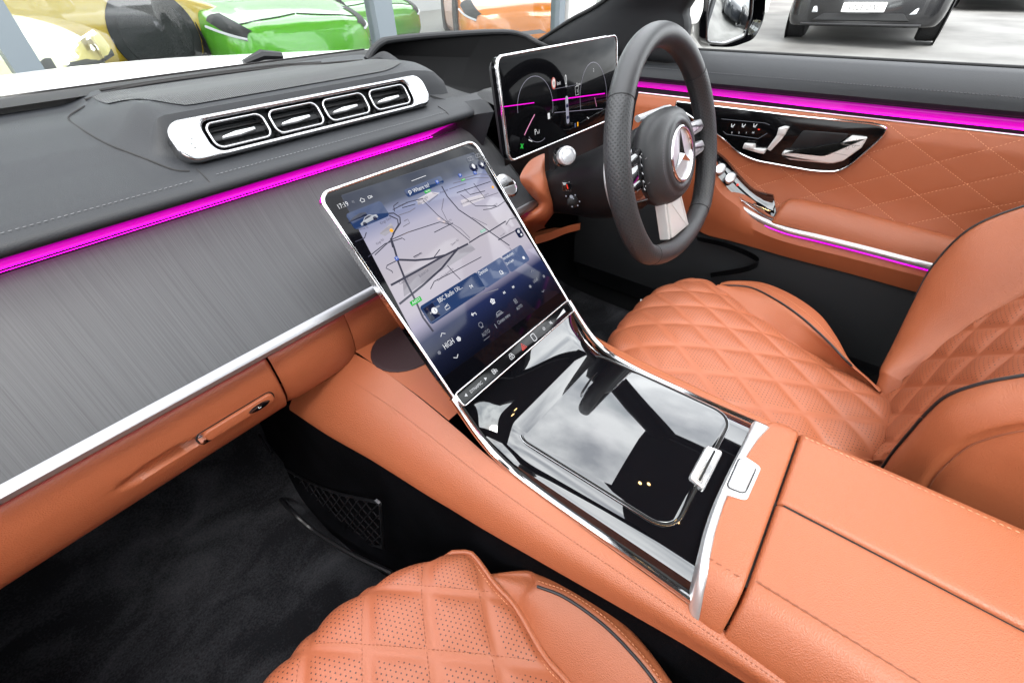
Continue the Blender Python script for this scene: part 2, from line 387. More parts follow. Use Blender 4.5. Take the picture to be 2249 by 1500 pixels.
def brushed(name):
    m_, t, b = nodes(name); setb(b, Roughness=.42, Metallic=.0, Specular_IOR_Level=.22)
    tc = t.nodes.new('ShaderNodeTexCoord'); mp = t.nodes.new('ShaderNodeMapping'); mp.inputs['Scale'].default_value = (1300, 5, 5)
    n1 = t.nodes.new('ShaderNodeTexNoise'); n1.inputs['Scale'].default_value = 1; n1.inputs['Detail'].default_value = 4; n1.inputs['Roughness'].default_value = .65
    mp2 = t.nodes.new('ShaderNodeMapping'); mp2.inputs['Scale'].default_value = (3100, 16, 16)
    n2 = t.nodes.new('ShaderNodeTexNoise'); n2.inputs['Scale'].default_value = 1; n2.inputs['Detail'].default_value = 3
    for a, b_ in ((mp, n1), (mp2, n2)):
        t.links.new(tc.outputs['Object'], a.inputs[0]); t.links.new(a.outputs[0], b_.inputs['Vector'])
    ad = t.nodes.new('ShaderNodeMath'); ad.operation = 'MULTIPLY_ADD'; ad.inputs[1].default_value = .45; t.links.new(n2.outputs['Fac'], ad.inputs[0]); t.links.new(n1.outputs['Fac'], ad.inputs[2])
    cr = t.nodes.new('ShaderNodeValToRGB'); cr.color_ramp.elements[0].position = .52; cr.color_ramp.elements[0].color = rgb(.038, .038, .041)
    cr.color_ramp.elements[1].position = .98; cr.color_ramp.elements[1].color = rgb(.064, .065, .068); e = cr.color_ramp.elements.new(.72); e.color = rgb(.050, .051, .054)
    t.links.new(ad.outputs[0], cr.inputs[0]); t.links.new(cr.outputs[0], b.inputs['Base Color'])
    bp = t.nodes.new('ShaderNodeBump'); bp.inputs['Strength'].default_value = .2; bp.inputs['Distance'].default_value = .0004
    t.links.new(ad.outputs[0], bp.inputs['Height']); t.links.new(bp.outputs[0], b.inputs['Normal'])
    return m_
trim_m = brushed('fine_lined_dark_trim')
def ribbed(name):
    m_, t, b = nodes(name); setb(b, Base_Color=rgb(.018, .018, .019), Roughness=.55)
    tc = t.nodes.new('ShaderNodeTexCoord'); mp = t.nodes.new('ShaderNodeMapping'); mp.inputs['Rotation'].default_value = (0, 0, R(8))
    wv = t.nodes.new('ShaderNodeTexWave'); wv.inputs['Scale'].default_value = 130; wv.bands_direction = 'X'
    cr = t.nodes.new('ShaderNodeMix'); cr.data_type = 'RGBA'; cr.inputs[6].default_value = rgb(.008, .008, .0085); cr.inputs[7].default_value = rgb(.028, .028, .029)
    bp = t.nodes.new('ShaderNodeBump'); bp.inputs['Strength'].default_value = .6; bp.inputs['Distance'].default_value = .001
    t.links.new(tc.outputs['Object'], mp.inputs[0]); t.links.new(mp.outputs[0], wv.inputs['Vector']); t.links.new(wv.outputs['Fac'], bp.inputs['Height']); t.links.new(bp.outputs[0], b.inputs['Normal'])
    t.links.new(wv.outputs['Fac'], cr.inputs[0]); t.links.new(cr.outputs[2], b.inputs['Base Color'])
    return m_
grille_m = ribbed('ribbed_speaker_grille')
def concrete():
    m_, t, b = nodes('pale_concrete'); setb(b, Roughness=.85)
    tc = t.nodes.new('ShaderNodeTexCoord'); n1 = t.nodes.new('ShaderNodeTexNoise'); n1.inputs['Scale'].default_value = .9; n1.inputs['Detail'].default_value = 9
    cr = t.nodes.new('ShaderNodeValToRGB'); cr.color_ramp.elements[0].position = .3; cr.color_ramp.elements[0].color = rgb(.085, .082, .077); cr.color_ramp.elements[1].position = .6; cr.color_ramp.elements[1].color = rgb(.165, .162, .153)
    t.links.new(tc.outputs['Object'], n1.inputs['Vector']); t.links.new(n1.outputs['Fac'], cr.inputs[0]); t.links.new(cr.outputs[0], b.inputs['Base Color'])
    return m_
concrete_m = concrete()
# ================================================================== ground and the car's own shell
def gz(x, y): return .029*x+.022*y-.02
g_ = MB(); g_.add([V((x, y, gz(x, y))) for x, y in ((-400, -400), (400, -400), (400, 400), (-400, 400))], [(0, 1, 2, 3)])
o = g_.build('ground', concrete_m, None, 0); o['kind'] = 'structure'
body = thing('white_car', 'white bonnet, dark windscreen pillars and roof around the cabin', 'car', (0, .9, .2))
mb = MB(); rows = []
for y, z, cr, hw in ((.93, .972, .012, .80), (1.0, .9845, .016, .82), (1.15, .980, .026, .84), (1.4, .968, .036, .86), (1.65, .955, .045, .87), (1.9, .940, .055, .87), (2.1, .915, .06, .84), (2.2, .87, .07, .80), (2.25, .70, .07, .76)):
    rows.append([V((hw*a/10, y-.06*(a/10)**2, z-cr*(a/10)**2-.6*max(0, abs(a)/10-.8)**2)) for a in range(-10, 11)])
mb.grid(rows); mb.build('bonnet', white_paint, body)
# black ceramic edge of the windscreen and wiper cover
mb = MB(); mb.grid([[V((x, .845-.05*(x/.75)**2, .997)), V((x, .868-.05*(x/.75)**2, 1.0035)), V((x, .893-.05*(x/.75)**2, 1.001)), V((x, .935-.05*(x/.75)**2, .975))] for x in [-.78+.06*i for i in range(27)]]); cow = mb.build('windscreen_edge', matte_blk, body)
mb = MB()
for i in range(560):
    x = -.74+.0018*i; mb.box((x, .8855-.05*(x/.75)**2, 1.0032), .0006, .0022, .0012)
mb.build('frit_dots', gap_m, cow, kind='stuff')
mb = MB(); wp0 = P(536, 139, y=.93); wp1 = P(618, 124, y=.93); mb.tube([wp0, wp0.lerp(wp1, .5)+V((0, 0, .006)), wp1], [.005, .009, .007], 8); mb.build('wiper_arm', blk_plastic, body)
# windscreen pillars
def pillar(s):
    mb = MB(); rows = []
    for F, Rr in (((.775, .84, .955), (.80, .46, .955)), (P(1172, 95, x=.755), P(1488, 138, x=.775)), (P(1250, 48, x=.745), P(1503, 62, x=.765)), (P(1335, -2, x=.73), P(1514, -2, x=.75)), ((.665, .36, 1.19), (.685, .25, 1.18)), ((.60, .14, 1.30), (.62, .04, 1.29))):
        F, Rr = V(F), V(Rr); m_ = F.lerp(Rr, .5)+V((-.02, 0, .004))
        rows.append([V((s*p.x, p.y, p.z)) for p in catmull([F+V((.03, .02, -.01)), F, F.lerp(m_, .5)+V((-.006, 0, 0)), m_, Rr.lerp(m_, .4), Rr, Rr+V((.03, -.005, 0))], 3)])
    rows = [list(q) for q in zip(*[catmull(c, 4) for c in zip(*rows)])]
    mb.grid(rows); return mb.build('windscreen_pillar', blk_soft, body)
pillar(1); pillar(-1)
mb = MB(); pa = catmull([P(1180, 92, x=.75), P(1250, 46, x=.74), P(1335, -4, x=.725), V((.66, .36, 1.19))], 6); mb.tube(pa, .004, 8); mb.build('pillar_seal', matte_blk, body)
# roof, and unseen rear panels added to keep daylight out of the cabin
lining = plain('dark_headlining', (.05, .05, .052), .9)
mb = MB()
for x0, x1, y0, y1 in ((-.62, .62, -.10, .15), (-.62, -.38, -.90, -.10), (.38, .62, -.90, -.10), (-.62, .62, -1.36, -.90)): mb.box(((x0+x1)/2, (y0+y1)/2, 1.315), (x1-x0)/2-.0005, (y1-y0)/2-.0005, .012)
mb.build('roof_lining', lining, body)
mb = MB(); mb.box((0, -.50, 1.315), .379, .399, .003); mb.build('glass_roof', glass_m, body)
# unseen passenger door with its window, shut to cut light from that side
mb = MB(); mb.grid([[V((-.79, y, .97)), V((-.76, y, .95)), V((-.75, y, .90)), V((-.745, y, .76)), V((-.70, y, .72)), V((-.70, y, .66)), V((-.74, y, .60)), V((-.74, y, .25))] for y in (.97, .6, .2, -.2, -.52)]); mb.build('passenger_door', tan_dk, body)
mb = MB(); mb.grid([[V((-.80, y, .974)), V((-.635, y*.9-.02, 1.30))] for y in (.44, .2, 0, -.2, -.5)]); mb.build('passenger_window', glass_m, body)
mb = MB(); mb.box((0, -1.36, .80), .78, .01, .52); mb.build('rear_bulkhead', lining, body)  # added unseen screen that blocks light from behind
for s_ in (-1, 1):
    mb = MB(); mb.add([V((s_*.80, -.52, .2)), V((s_*.80, -1.36, .2)), V((s_*.80, -1.36, .95)), V((s_*.80, -.52, .95)), V((s_*.64, -.52, 1.31)), V((s_*.64, -1.36, 1.31))], [(0, 1, 2, 3), (3, 2, 5, 4)]); mb.build('rear_side', lining, body)  # added unseen screens that block light from the rear sides
mb = MB(); mb.grid([[V((x*.78, .878-.05*x*x, 1.006)) for x in (-1, -.5, 0, .5, 1)], [V((x*.61, .15, 1.318)) for x in (-1, -.5, 0, .5, 1)]]); mb.build('windscreen', screen_glass_m, body)
mb = MB(); mb.grid([[V((.832, y, .974)), V((.635, y*.9-.02, 1.30))] for y in (.44, .2, 0, -.2, -.5)]); mb.build('driver_window', glass_m, body)
mb = MB(); mb.tube([V((.64, .10, 1.30)), V((.645, -.5, 1.305)), V((.64, -1.2, 1.30))], .02, 8); mb.tube([V((-.64, .10, 1.30)), V((-.645, -.5, 1.305)), V((-.64, -1.2, 1.30))], .02, 8); mb.build('roof_rail', blk_soft, body)
mb = MB()
for s in (-1, 1): mb.tube([V((s*.64, -.52, 1.30)), V((s*.76, -.46, .97)), V((s*.78, -.45, .4))], .04, 8)
mb.build('middle_pillar', blk_soft, body)
for x, y in ((.30, .06), (.325, .03)):
    mb = MB(); mb.lathe((x, y, 1.3025), (0, 0, -1), [(.007, 0), (.006, .002), (0, .0022)], 16); mb.build('reading_lamp', emit('lamp_warm', (1., .62, .25), 14), body)
# ---- floor
mb = MB(); rows = []
for y, z in ((-.6, .262), (.1, .262), (.55, .262), (.72, .285), (.84, .36), (.92, .46), (.95, .62), (.95, .97)):
    rows.append([V((x, y, z+.004*pnoise(V((x*9, y*9, 0))))) for x in [-.82+.0328*i for i in range(51)]])
rows = [list(q) for q in zip(*[catmull(c, 5) for c in zip(*rows)])]
mb.grid(rows); fl_ = mb.build('floor_carpet', carpet_lightened, None); fl_['kind'] = 'structure'; fl_.name = 'floor'
# curved carpet edge that climbs the tunnel side
mb = MB(); ce_ = catmull([P(536, 968, x=-.262), P(550, 1000, x=-.262), P(580, 1050, x=-.266), P(625, 1105, z=.30), P(690, 1165, z=.30), P(770, 1215, z=.30), P(860, 1258, z=.30)], 8); mb.tube(ce_, .0045, 8); o = mb.build('carpet_welt', piping_m, None); tag(o, 'rounded black welt curving along the edge of the footwell carpet', 'carpet edge')
mb = MB(); mb.grid([[V((.775, y, z)) for y in (.40, .62, .80, .97)] for z in (.24, .60, .955)]); mb.build('kick_panel', blk_soft, body)
mb = MB(); mb.grid([[V((x, .64, .625)) for x in (-.82, 0, .80)], [V((x, .95, .60)) for x in (-.82, 0, .80)]]); mb.build('underdash_panel', matte_blk, body)
# ---- luggage net on the tunnel side
net = thing('storage_net', 'black elastic storage net on the side of the passenger footwell', 'net', P(700, 1130, x=-.235))
tp = catmull([P(568, 952, x=-.256), P(600, 1000, x=-.253), P(636, 1034, x=-.250), P(720, 1074, x=-.240), P(834, 1104, x=-.226)], 10)
bt = catmull([P(590, 1012, x=-.258), P(620, 1055, x=-.256), P(650, 1082, x=-.254), P(700, 1130, x=-.250), P(775, 1178, x=-.243), P(842, 1204, x=-.237)], 10)
N = 46; ta, ba = resample(tp, N), resample(bt, N)
def npnt(i, v):
    p = ta[i].lerp(ba[i], v); return p+V((-.006*math.sin(math.pi*v)*math.sin(math.pi*i/(N-1)), 0, -.004*math.sin(math.pi*i/(N-1))))
for path_, nm in (([npnt(i, 0) for i in range(N)], 'top_cord'), ([npnt(i, 1) for i in range(N)], 'bottom_cord'), ([npnt(N-1, v/8) for v in range(9)], 'end_cord')):
    mb = MB(); mb.tube(path_, .0024, 7); mb.build(nm, piping_m, net)
mb = MB()
for k in range(-14, N, 3):
    for dirn in (1, -1):
        pth = []
        for q in range(13):
            v = q/12; i = k+v*14 if dirn > 0 else k+(1-v)*14
            if 0 <= i <= N-1: pth.append(npnt(int(i), v).lerp(npnt(min(N-1, int(i)+1), v), i-int(i)))
        if len(pth) > 2: mb.tube(pth, .0011, 5)
mb.build('net_cords', piping_m, net, kind='stuff')
mb = MB(); c = npnt(N-1, 0); mb.box(c+V((-.002, 0, .003)), .002, .0045, .004); mb.build('net_clip', moulding_m, net)
# ---- door mirror outside the driver window
mi = thing('door_mirror', 'door mirror with black rim outside the driver window', 'mirror', (.95, .42, .95))
mx_ = Plane(P(1597, 45, x=.96), (.86, -.51, 0), (0, -.05, 1))
mo_ = [mx_.uv(p) for p in ((1549, 95), (1590, 101), (1636, 84), (1650, 40), (1655, -60), (1560, -60), (1548, 30))]
mb = MB(); mb.frame(mx_, rpoly(mo_, .015, 5), inset(rpoly(mo_, .015, 5), .006), -.02, .004, .002); mb.build('mirror_rim', gloss, mi)
mb = MB(); mb.plate(mx_, inset(rpoly(mo_, .015, 5), .005), -.01, .001, .0005); mb.build('mirror_glass', plain('mirror_silver', (.85, .87, .88), .01, 1.), mi)
ho = [mx_.uv(p, -.02) for p in ((1545, 100), (1600, 104), (1648, 88), (1668, 45), (1672, -60), (1545, -60))]
mb = MB(); rg = [rpoly(ho, .02, 5)]; mb.grid([[mx_.at(a, b, -.005) for a, b in rg[0]], [mx_.at(a, b, -.03) for a, b in inset(rg[0], -.006)], [mx_.at(a, b, -.07) for a, b in inset(rg[0], .008)], [mx_.at(a, b, -.10) for a, b in inset(rg[0], .04)]], False, True); mb.build('mirror_housing', gloss, mi)
mb = MB(); wpn = [mx_.uv(p, .03) for p in ((1502, 52), (1535, 50), (1546, 20), (1550, -60), (1508, -60))]; mb.plate(mx_, rpoly(wpn, .008), -.03, .03, .004); mb.build('mirror_arm', white_paint, mi)  # white patch beside the mirror, not a real arm
# ================================================================== dashboard
dash = thing('dashboard', 'black and tan car dashboard with magenta light strip and brushed grey trim', 'dashboard', (0, .6, .64))
def smooth(t):
    t = max(0., min(1., t)); return t*t*(3-2*t)
def pad_z(y):
    pts = ((.582, .922), (.59, .931), (.60, .936), (.62, .942), (.66, .953), (.70, .966), (.76, .980), (.85, .990), (1., .992))
    for (a, za), (b, zb) in zip(pts, pts[1:]):
        if y <= b: return za+(zb-za)*max(0, (y-a)/(b-a))
    return pts[-1][1]
def hump(x, y):
    "the raised centre that carries the vents"
    l = smooth((x+.243)/.058); r = 1-smooth((x-.185)/.12)*.45
    sd = smooth((-.186-x)/.03); f = smooth((y-.640)/.014)*(1-sd)+smooth((y-.612)/.085)*sd; b = 1-smooth((y-.66)/.16)*.72
    return .040*l*r*f*b
# black leather top pad with its rounded front lip
XS = [-.82+.02*i for i in range(30)]+[-.235+.0075*i for i in range(58)]+[.22+.02*i for i in range(32)]
lip = catmull([V((0, .604, .914)), V((0, .590, .9145)), V((0, .5825, .9195)), V((0, .5845, .927)), V((0, .592, .932)), V((0, .60, .936))], 3)
ys = [.606+.004*i for i in range(27)]+[.72+.016*i for i in range(9)]
mb = MB()
mb.grid([[V((x, p.y, p.z)) for p in lip]+[V((x, y, pad_z(y)+hump(x, y)-.075*smooth((x-.255)/.02)*smooth((y-.625)/.03))) for y in ys] for x in XS])
mb.build('top_pad', blk_leather, dash)
mb = MB(); stitches(mb, [V((-.8+.02*i, .5945, .9342)) for i in range(31)], V((0, -.5, .86)), .0052, .0036, .0008, .0005)
stitches(mb, [V((-.176+.02*i, .5945, .9342)) for i in range(20)], V((0, -.5, .86)), .0052, .0036, .0008, .0005)
mb.build('lip_stitching', thread_b, dash, kind='stuff')
# seams in the pad
mb = MB(); mb.tube([V((-.188, y, pad_z(y)+.0003)) for y in (.584, .588, .592, .598, .606, .613)], .0008, 5)
mb.tube([V((.203, y, pad_z(y)+.0003)) for y in (.584, .588, .592, .598, .606, .613)], .0008, 5)
mb.build('pad_seam', gap_m, dash)
leaf = [(-.196, .612), (-.208, .621), (-.219, .64), (-.229, .665), (-.2395, .70), (-.2455, .74), (-.247, .78), (-.240, .80), (-.22, .812)]
lp = catmull([V((x, y, pad_z(y)+hump(x, y)+.0002)) for x, y in leaf], 6)
mb = MB(); mb.tube(lp, .0011, 6); mb.build('housing_seam', gap_m, dash)
# ribbed speaker grille on top of the vent housing
def top(x, y, h=.0012): return V((x, y, pad_z(y)+hump(x, y)+h))
mb = MB(); rows = []
for i in range(40):
    s = i/39; x = -.205+.40*s
    y0 = .664+.10*max(0, (-.15-x)/.055)**1.6+ .02*max(0, (x-.13)/.065)**2; y1 = .826-.075*max(0, (x-.06)/.135)**2
    y1 = max(y1, y0+.002)
    rows.append([top(x, y0+(y1-y0)*j/12) for j in range(13)])
mb.grid(rows); mb.build('speaker_grille', grille_m, dash)
mb = MB(); mb.tube(catmull([top(-.213, .828, .001), top(-.15, .835, .001), top(0, .835, .001), top(.10, .82, .001), top(.18, .768, .001)], 8), .0016, 6)
mb.tube(catmull([top(-.19, .840, .001), top(-.1, .845, .001), top(.05, .842, .001), top(.13, .82, .001)], 8), .0022, 6); mb.build('demister_slot', gap_m, dash)
# ---- magenta light strip
mb = MB(); rows = []
for x in [-.82+.03*i for i in range(35)]+[.232]:
    k = 1-smooth((x-.16)/.075)
    rows.append([V((x, .6005, .9125)), V((x, .5985, .9125-.0025*k)), V((x, .5988, .9125-.0060*k)), V((x, .6005, .9125-.0086*k)), V((x, .6012, .9125-.0097*k)), V((x, .6040, .9125-.0108*k))])
mb.grid([r_[:4] for r_ in rows]); mb.build('light_strip', magenta, dash)
mb = MB(); mb.grid([r_[3:5] for r_ in rows]); mb.build('light_guide', magenta, dash)
mb = MB(); mb.grid([r_[4:6] for r_ in rows]); mb.build('light_edge', magenta_spill, dash)  # added emitter, hidden from view, that tints the trim magenta
mb = MB(); mb.tube([V((-.82+.05*i,   .5985, .9000)) for i in range(21)]+[V((.225, .599, .9005))], .0011, 6); mb.build('strip_edge', gloss, dash)
mb = MB(); mb.box((-.20, .609, .908), .62, .003, .024); mb.build('strip_backing', matte_blk, dash)
# ---- brushed trim sweeping down to a bright moulding
prof = catmull([V((0, .6035, .9000)), V((0, .5985, .889)), V((0, .580, .862)), V((0, .552, .830)), V((0, .520, .799)), V((0, .487, .7695))], 6)
def trim_pt(x, t, h=0.):
    i = min(len(prof)-2, int(t*(len(prof)-1))); f = t*(len(prof)-1)-i; p = prof[i].lerp(prof[i+1], f)
    d = (prof[i+1]-prof[i]).normalized(); n = V((0, -d.z, d.y)); n = n if n.y < 0 else -n
    return V((x, p.y, p.z))+n*h
def trim_right(t): return .315+.02*math.sin(math.pi*t)-.05*(1-t)
mb = MB(); rows = []
for i in range(42):
    rows.append([trim_pt(-.82+(trim_right(j/29)+.82)*i/41, j/29) for j in range(30)])
mb.grid(rows); mb.build('trim_panel', trim_m, dash)
mb = MB(); mb.tube([trim_pt(trim_right(j/29), j/29, -.004) for j in range(30)], .005, 8); mb.build('trim_edge', blk_plastic, dash)
mb = MB(); sec = [(.487, .7715), (.4815, .7695), (.4775, .765), (.4772, .7602), (.481, .7567), (.488, .756), (.494, .758), (.494, .768)]
mb.grid([[V((x, y, z)) for y, z in sec] for x in (-.82, -.5, -.2, .1, .3)]+[[V((.318, .487+(y-.487)*.8, .763+(z-.763)*.8)) for y, z in sec], [V((.322, .489+(y-.487)*.2, .763+(z-.763)*.2)) for y, z in sec]], False, True)
mb.build('bright_moulding', moulding_m, dash)
mb = MB(); mb.tube([V((-.82, .492, .7535)), V((0, .492, .7535)), V((.312, .492, .7535))], .0014, 6); mb.build('lower_light_line', emit('magenta_line', (1., 0, .8), .5), dash)
# ---- tan lower dash: shadow groove, glovebox door, end panel
lower = catmull([V((0, .505, .752)), V((0, .499, .7475)), V((0, .4925, .742)), V((0, .489, .725)), V((0, .488, .705)), V((0, .4915, .68)), V((0, .500, .660)), V((0, .514, .650)), V((0, .56, .646))], 5)
def low_pt(x, t):
    i = min(len(lower)-2, int(t*(len(lower)-1))); f = t*(len(lower)-1)-i; p = lower[i].lerp(lower[i+1], f); return V((x, p.y, p.z))
def lower_piece(name, x0, x1, nx, dent=None, skew=0., mat=tan):
    mb = MB(); rows = []; nt_ = 56
    for i in range(nx):
        r_ = []
        for j in range(nt_):
            t = j/(nt_-1); x = x0+(x1-x0)*i/(nx-1)
            if skew: x += skew*(1-abs(2*i/(nx-1)-1)) * 0
            p = low_pt(x, t)
            e = min(i, nx-1-i)
            if e == 0: p.y += .006
            elif e == 1: p.y += .0008
            if dent: p = dent(p)
            r_.append(p)
        rows.append(r_)
    mb.grid(rows); return mb.build(name, mat, dash, 60)
def scoop(p):
    "finger recess in front of the glovebox handle"
    a = (p.x+.385)/.052; b = (p.z-.6965)/.0085
    d = a*a+b*b
    return V((p.x, p.y+.012*smooth((1-d)/.7)*(.35+.65*smooth((a+1)/1.5)), p.z)) if d < 1 else p
gx = [-.80]
glove = lower_piece('glovebox_door', -.80, -.2425, 240, scoop)
lower_piece('knee_panel', -.240, -.128, 8)
lower_piece('knee_panel', -.127, .29, 12)
# handle bar with push button
hp = Plane((-.305, .4865, .6975), (1, 0, 0), (0, .08, 1))
mb = MB(); mb.plate(hp, rrect(-.037, -.008, .047, .0065, .006), -.004, .0035, .002, 3); h_ = mb.build('glovebox_handle', tan, dash)
mb = MB(); mb.plate(hp, rrect(-.044, -.0085, -.036, .0055, .004), -.004, .0015, .001); mb.build('handle_clip', chrome, h_)
mb = MB(); mb.plate(hp, [(.027+.0135*math.cos(2*math.pi*k/24), -.002+.0042*math.sin(2*math.pi*k/24)) for k in range(24)], .002, .0044, .0006); k_ = mb.build('lock_button', gloss, h_)
mb = MB(); strip(mb, hp, [(.0255, -.0005), (.0255, -.003), (.0285, -.003)], .0006, .0046); mb.build('lock_symbol', emit('white_print', (.9, .9, .9), .6), h_)
mb = MB(); mb.tube([hp.at(a, b, -.0012) for a, b in rrect(-.045, -.009, .048, .0075, .0075)], .0009, 5, True); mb.build('handle_gap', gap_m, h_)

# ---- chrome vent panel
vp = Plane((0, .6165, .9445), (1, 0, 0), (0, .024, .040))
vh = .0485
mb = MB()
of = rrect(-.1945, 0, .1945, vh, .0185, 8); inn = rrect(-.158, .0065, .160, vh-.0065, .012, 8)
mb.frame(vp, of, inn, -.028, .0045, .0042, 5)
fr = mb.build('vent_frame', vent_chrome, dash, 50)
mb = MB(); mb.plate(vp, rrect(-.163, .002, .163, vh-.002, .012), -.030, -.024, .0005); mb.build('vent_well', matte_blk, fr)
vent_c = []
for px in ((518, 293), (655, 264), (770, 240), (869, 218)): vent_c.append(vp.uv(px, .001)[0])
for cx in (-.1185, -.0405, .0385, .1185):
    mb = MB(); mb.frame(vp, rrect(cx-.0362, .0085, cx+.0362, vh-.0085, .010, 7), rrect(cx-.0335, .0112, cx+.0335, vh-.0112, .0078, 7), -.012, .002, .0012, 3)
    vr = mb.build('vent_ring', vent_chrome, fr, 50)
    mb = MB(); q = [vp.at(cx-.034, vh/2, -.009), vp.at(cx+.034, vh/2, -.009)]
    mb.plate(vp, rrect(cx-.034, vh/2-.0035, cx+.034, vh/2+.0035, .002), -.016, -.0085, .0018); mb.build('slat', blk_soft, vr)
    mb = MB(); mb.plate(vp, rpoly([(cx-.021, vh/2-.003), (cx-.021, vh/2-.0005), (cx-.004, vh/2+.0022), (cx+.021, vh/2+.0022), (cx+.021, vh/2-.0008), (cx+.001, vh/2-.003)], .001), -.009, -.0035, .0010); mb.build('vent_tab', silver, vr)
    for dv_ in (-.0095, .0095):
        mb = MB(); mb.plate(vp, rrect(cx-.034, vh/2+dv_-.0016, cx+.034, vh/2+dv_+.0016, .001), -.018, -.010, .001); mb.build('slat', blk_plastic, vr)
    mb = MB()
    for k in range(7): mb.box(vp.at(cx-.027+.009*k, vh/2, -.022), .0006, .011, .006, (vp.u, vp.v, vp.n))
    mb.build('vent_vanes', blk_plastic, vr)
mb = MB(); mb.plate(vp, rrect(-.1855, .0105, -.1685, .030, .004), .003, .0050, .0008); b_ = mb.build('vent_button', satin, fr)
mb = MB()
for k in range(3): mb.plate(vp, rrect(-.180+.0028*(k-1)*.4, .0145+.005*k, -.1745+.0028*(k-1)*.4, .0155+.005*k, .0003), .0045, .0053, .0002)
mb.build('button_mark', gap_m, b_)
mb = MB(); mb.plate(vp, rrect(.168, .016, .181, .033, .004), .003, .0050, .0008); mb.build('vent_button', satin, fr)
mb = MB(); mb.tube([vp.at(a, b, .0032) for a, b in rrect(.1672, .0152, .1818, .0338, .0045)], .0006, 5, True); mb.tube([vp.at(a, b, .0032) for a, b in rrect(-.1863, .0097, -.1677, .0308, .0045)], .0006, 5, True); mb.build('button_gap', gap_m, fr)

# ---- hood of the head-up display, a dark well in front of the driver
mb = MB()
rim = catmull([P(806, 132, y=.80), P(818, 112, y=.80), P(836, 95, y=.80), P(860, 88, y=.805), P(960, 78, y=.81), P(1100, 71, y=.80), P(1150, 79, y=.78), P(1185, 97, y=.75), P(1225, 112, y=.73), P(1300, 118, y=.72)], 8)
mb.tube(rim, .006, 10); hood = mb.build('display_hood_rim', blk_soft, dash)
mb = MB(); low = catmull([P(806, 132, y=.80)+V((0, -.005, -.01)), P(850, 118, y=.77), P(900, 150, y=.73), P(960, 180, y=.70), P(1010, 200, y=.68), P(1060, 214, y=.67), P(1100, 224, y=.66), P(1150, 235, y=.66)], 8)
N = 60; a_, b_ = resample(rim, N), resample(low, N)
mb.grid([a_, [p.lerp(q, .3)+V((0, .03, -.02)) for p, q in zip(a_, b_)], [p.lerp(q, .7)+V((0, .03, -.03)) for p, q in zip(a_, b_)], b_])
mb.build('display_hood_well', well_m, dash)
mb = MB(); outer_ = catmull([P(800, 135, y=.80), P(838, 128, y=.76), P(872, 163, y=.70), P(925, 200, y=.655), P(960, 214, y=.635), P(1010, 226, y=.615), P(1060, 232, y=.60), P(1110, 240, y=.59), P(1180, 245, y=.59)], 8)
c_ = resample(outer_, N)
mb.grid([b_, [p.lerp(q, .35)+V((0, 0, .006)) for p, q in zip(b_, c_)], [p.lerp(q, .7)+V((0, 0, .004)) for p, q in zip(b_, c_)], c_, [p+V((0, -.004, -.02)) for p in c_]])
mb.build('display_hood_shoulder', blk_soft, dash)
mb = MB(); far = [p+V((0, .03, -.03)) for p in a_]; mb.grid([a_, [p+V((0, .02, -.005)) for p in a_], far]); mb.build('display_hood_back', blk_soft, dash)
# lip that carries on towards the driver's display
mb = MB(); 
l0 = catmull([P(1005, 262, y=.60), P(1045, 252, y=.58), P(1085, 246, y=.55)], 6)
mb.grid([l0, [p+V((0, .012, .012)) for p in l0], [p+V((0, .03, .017)) for p in l0]]); mb.grid([l0, [p+V((0, .01, -.018)) for p in l0], [p+V((0, .03, -.06)) for p in l0]]); mb.build('lip_end', blk_leather, dash)

# ---- driver's side: binnacle body, tan knee piece and start button
mb = MB()
rows = []
for x, dz in ((.30, 0), (.315, .01), (.33, .012), (.45, .012), (.62, .012), (.72, .01), (.80, 0)):
    rows.append(catmull([V((x, .62, .935+dz)), V((x, .57, .93+dz)), V((x, .555, .90)), V((x, .55, .84)), V((x, .545, .79)), V((x, .54, .76)), V((x, .545, .72)), V((x, .56, .66)), V((x, .64, .62))], 4))
mb.grid(rows); mb.build('binnacle', blk_plastic, dash)
sp = Plane(trim_pt(.262, .66, .0), (1, 0, 0), prof[18]-prof[21])
sa, sb = sp.uv((1112, 408))
mb = MB()
mb.lathe(sp.at(sa, sb, 0), sp.n, [(.0245, -.004), (.0245, .002), (.0235, .003), (.0215, .0035), (.021, .0025)], 36); st = mb.build('start_button', chrome, dash)
mb = MB(); mb.plate(sp, [(sa+.0205*math.cos(R(a)), sb+.001+.0205*math.sin(R(a))) for a in range(3, 178, 7)], .0, .0032, .0012); mb.build('button_half', satin, st)
mb = MB(); mb.plate(sp, [(sa+.0205*math.cos(R(a)), sb-.001+.0205*math.sin(R(a))) for a in range(183, 358, 7)], .0, .0032, .0012); mb.build('button_half', satin, st)
mb = MB(); text(mb, 'START', sp, sa, sb+.011, .0055, .0034, 0, 'c'); text(mb, 'STOP', sp, sa, sb+.0045, .0055, .0034, 0, 'c'); mb.build('button_text', plain('grey_print', (.25, .25, .26), .5), st)
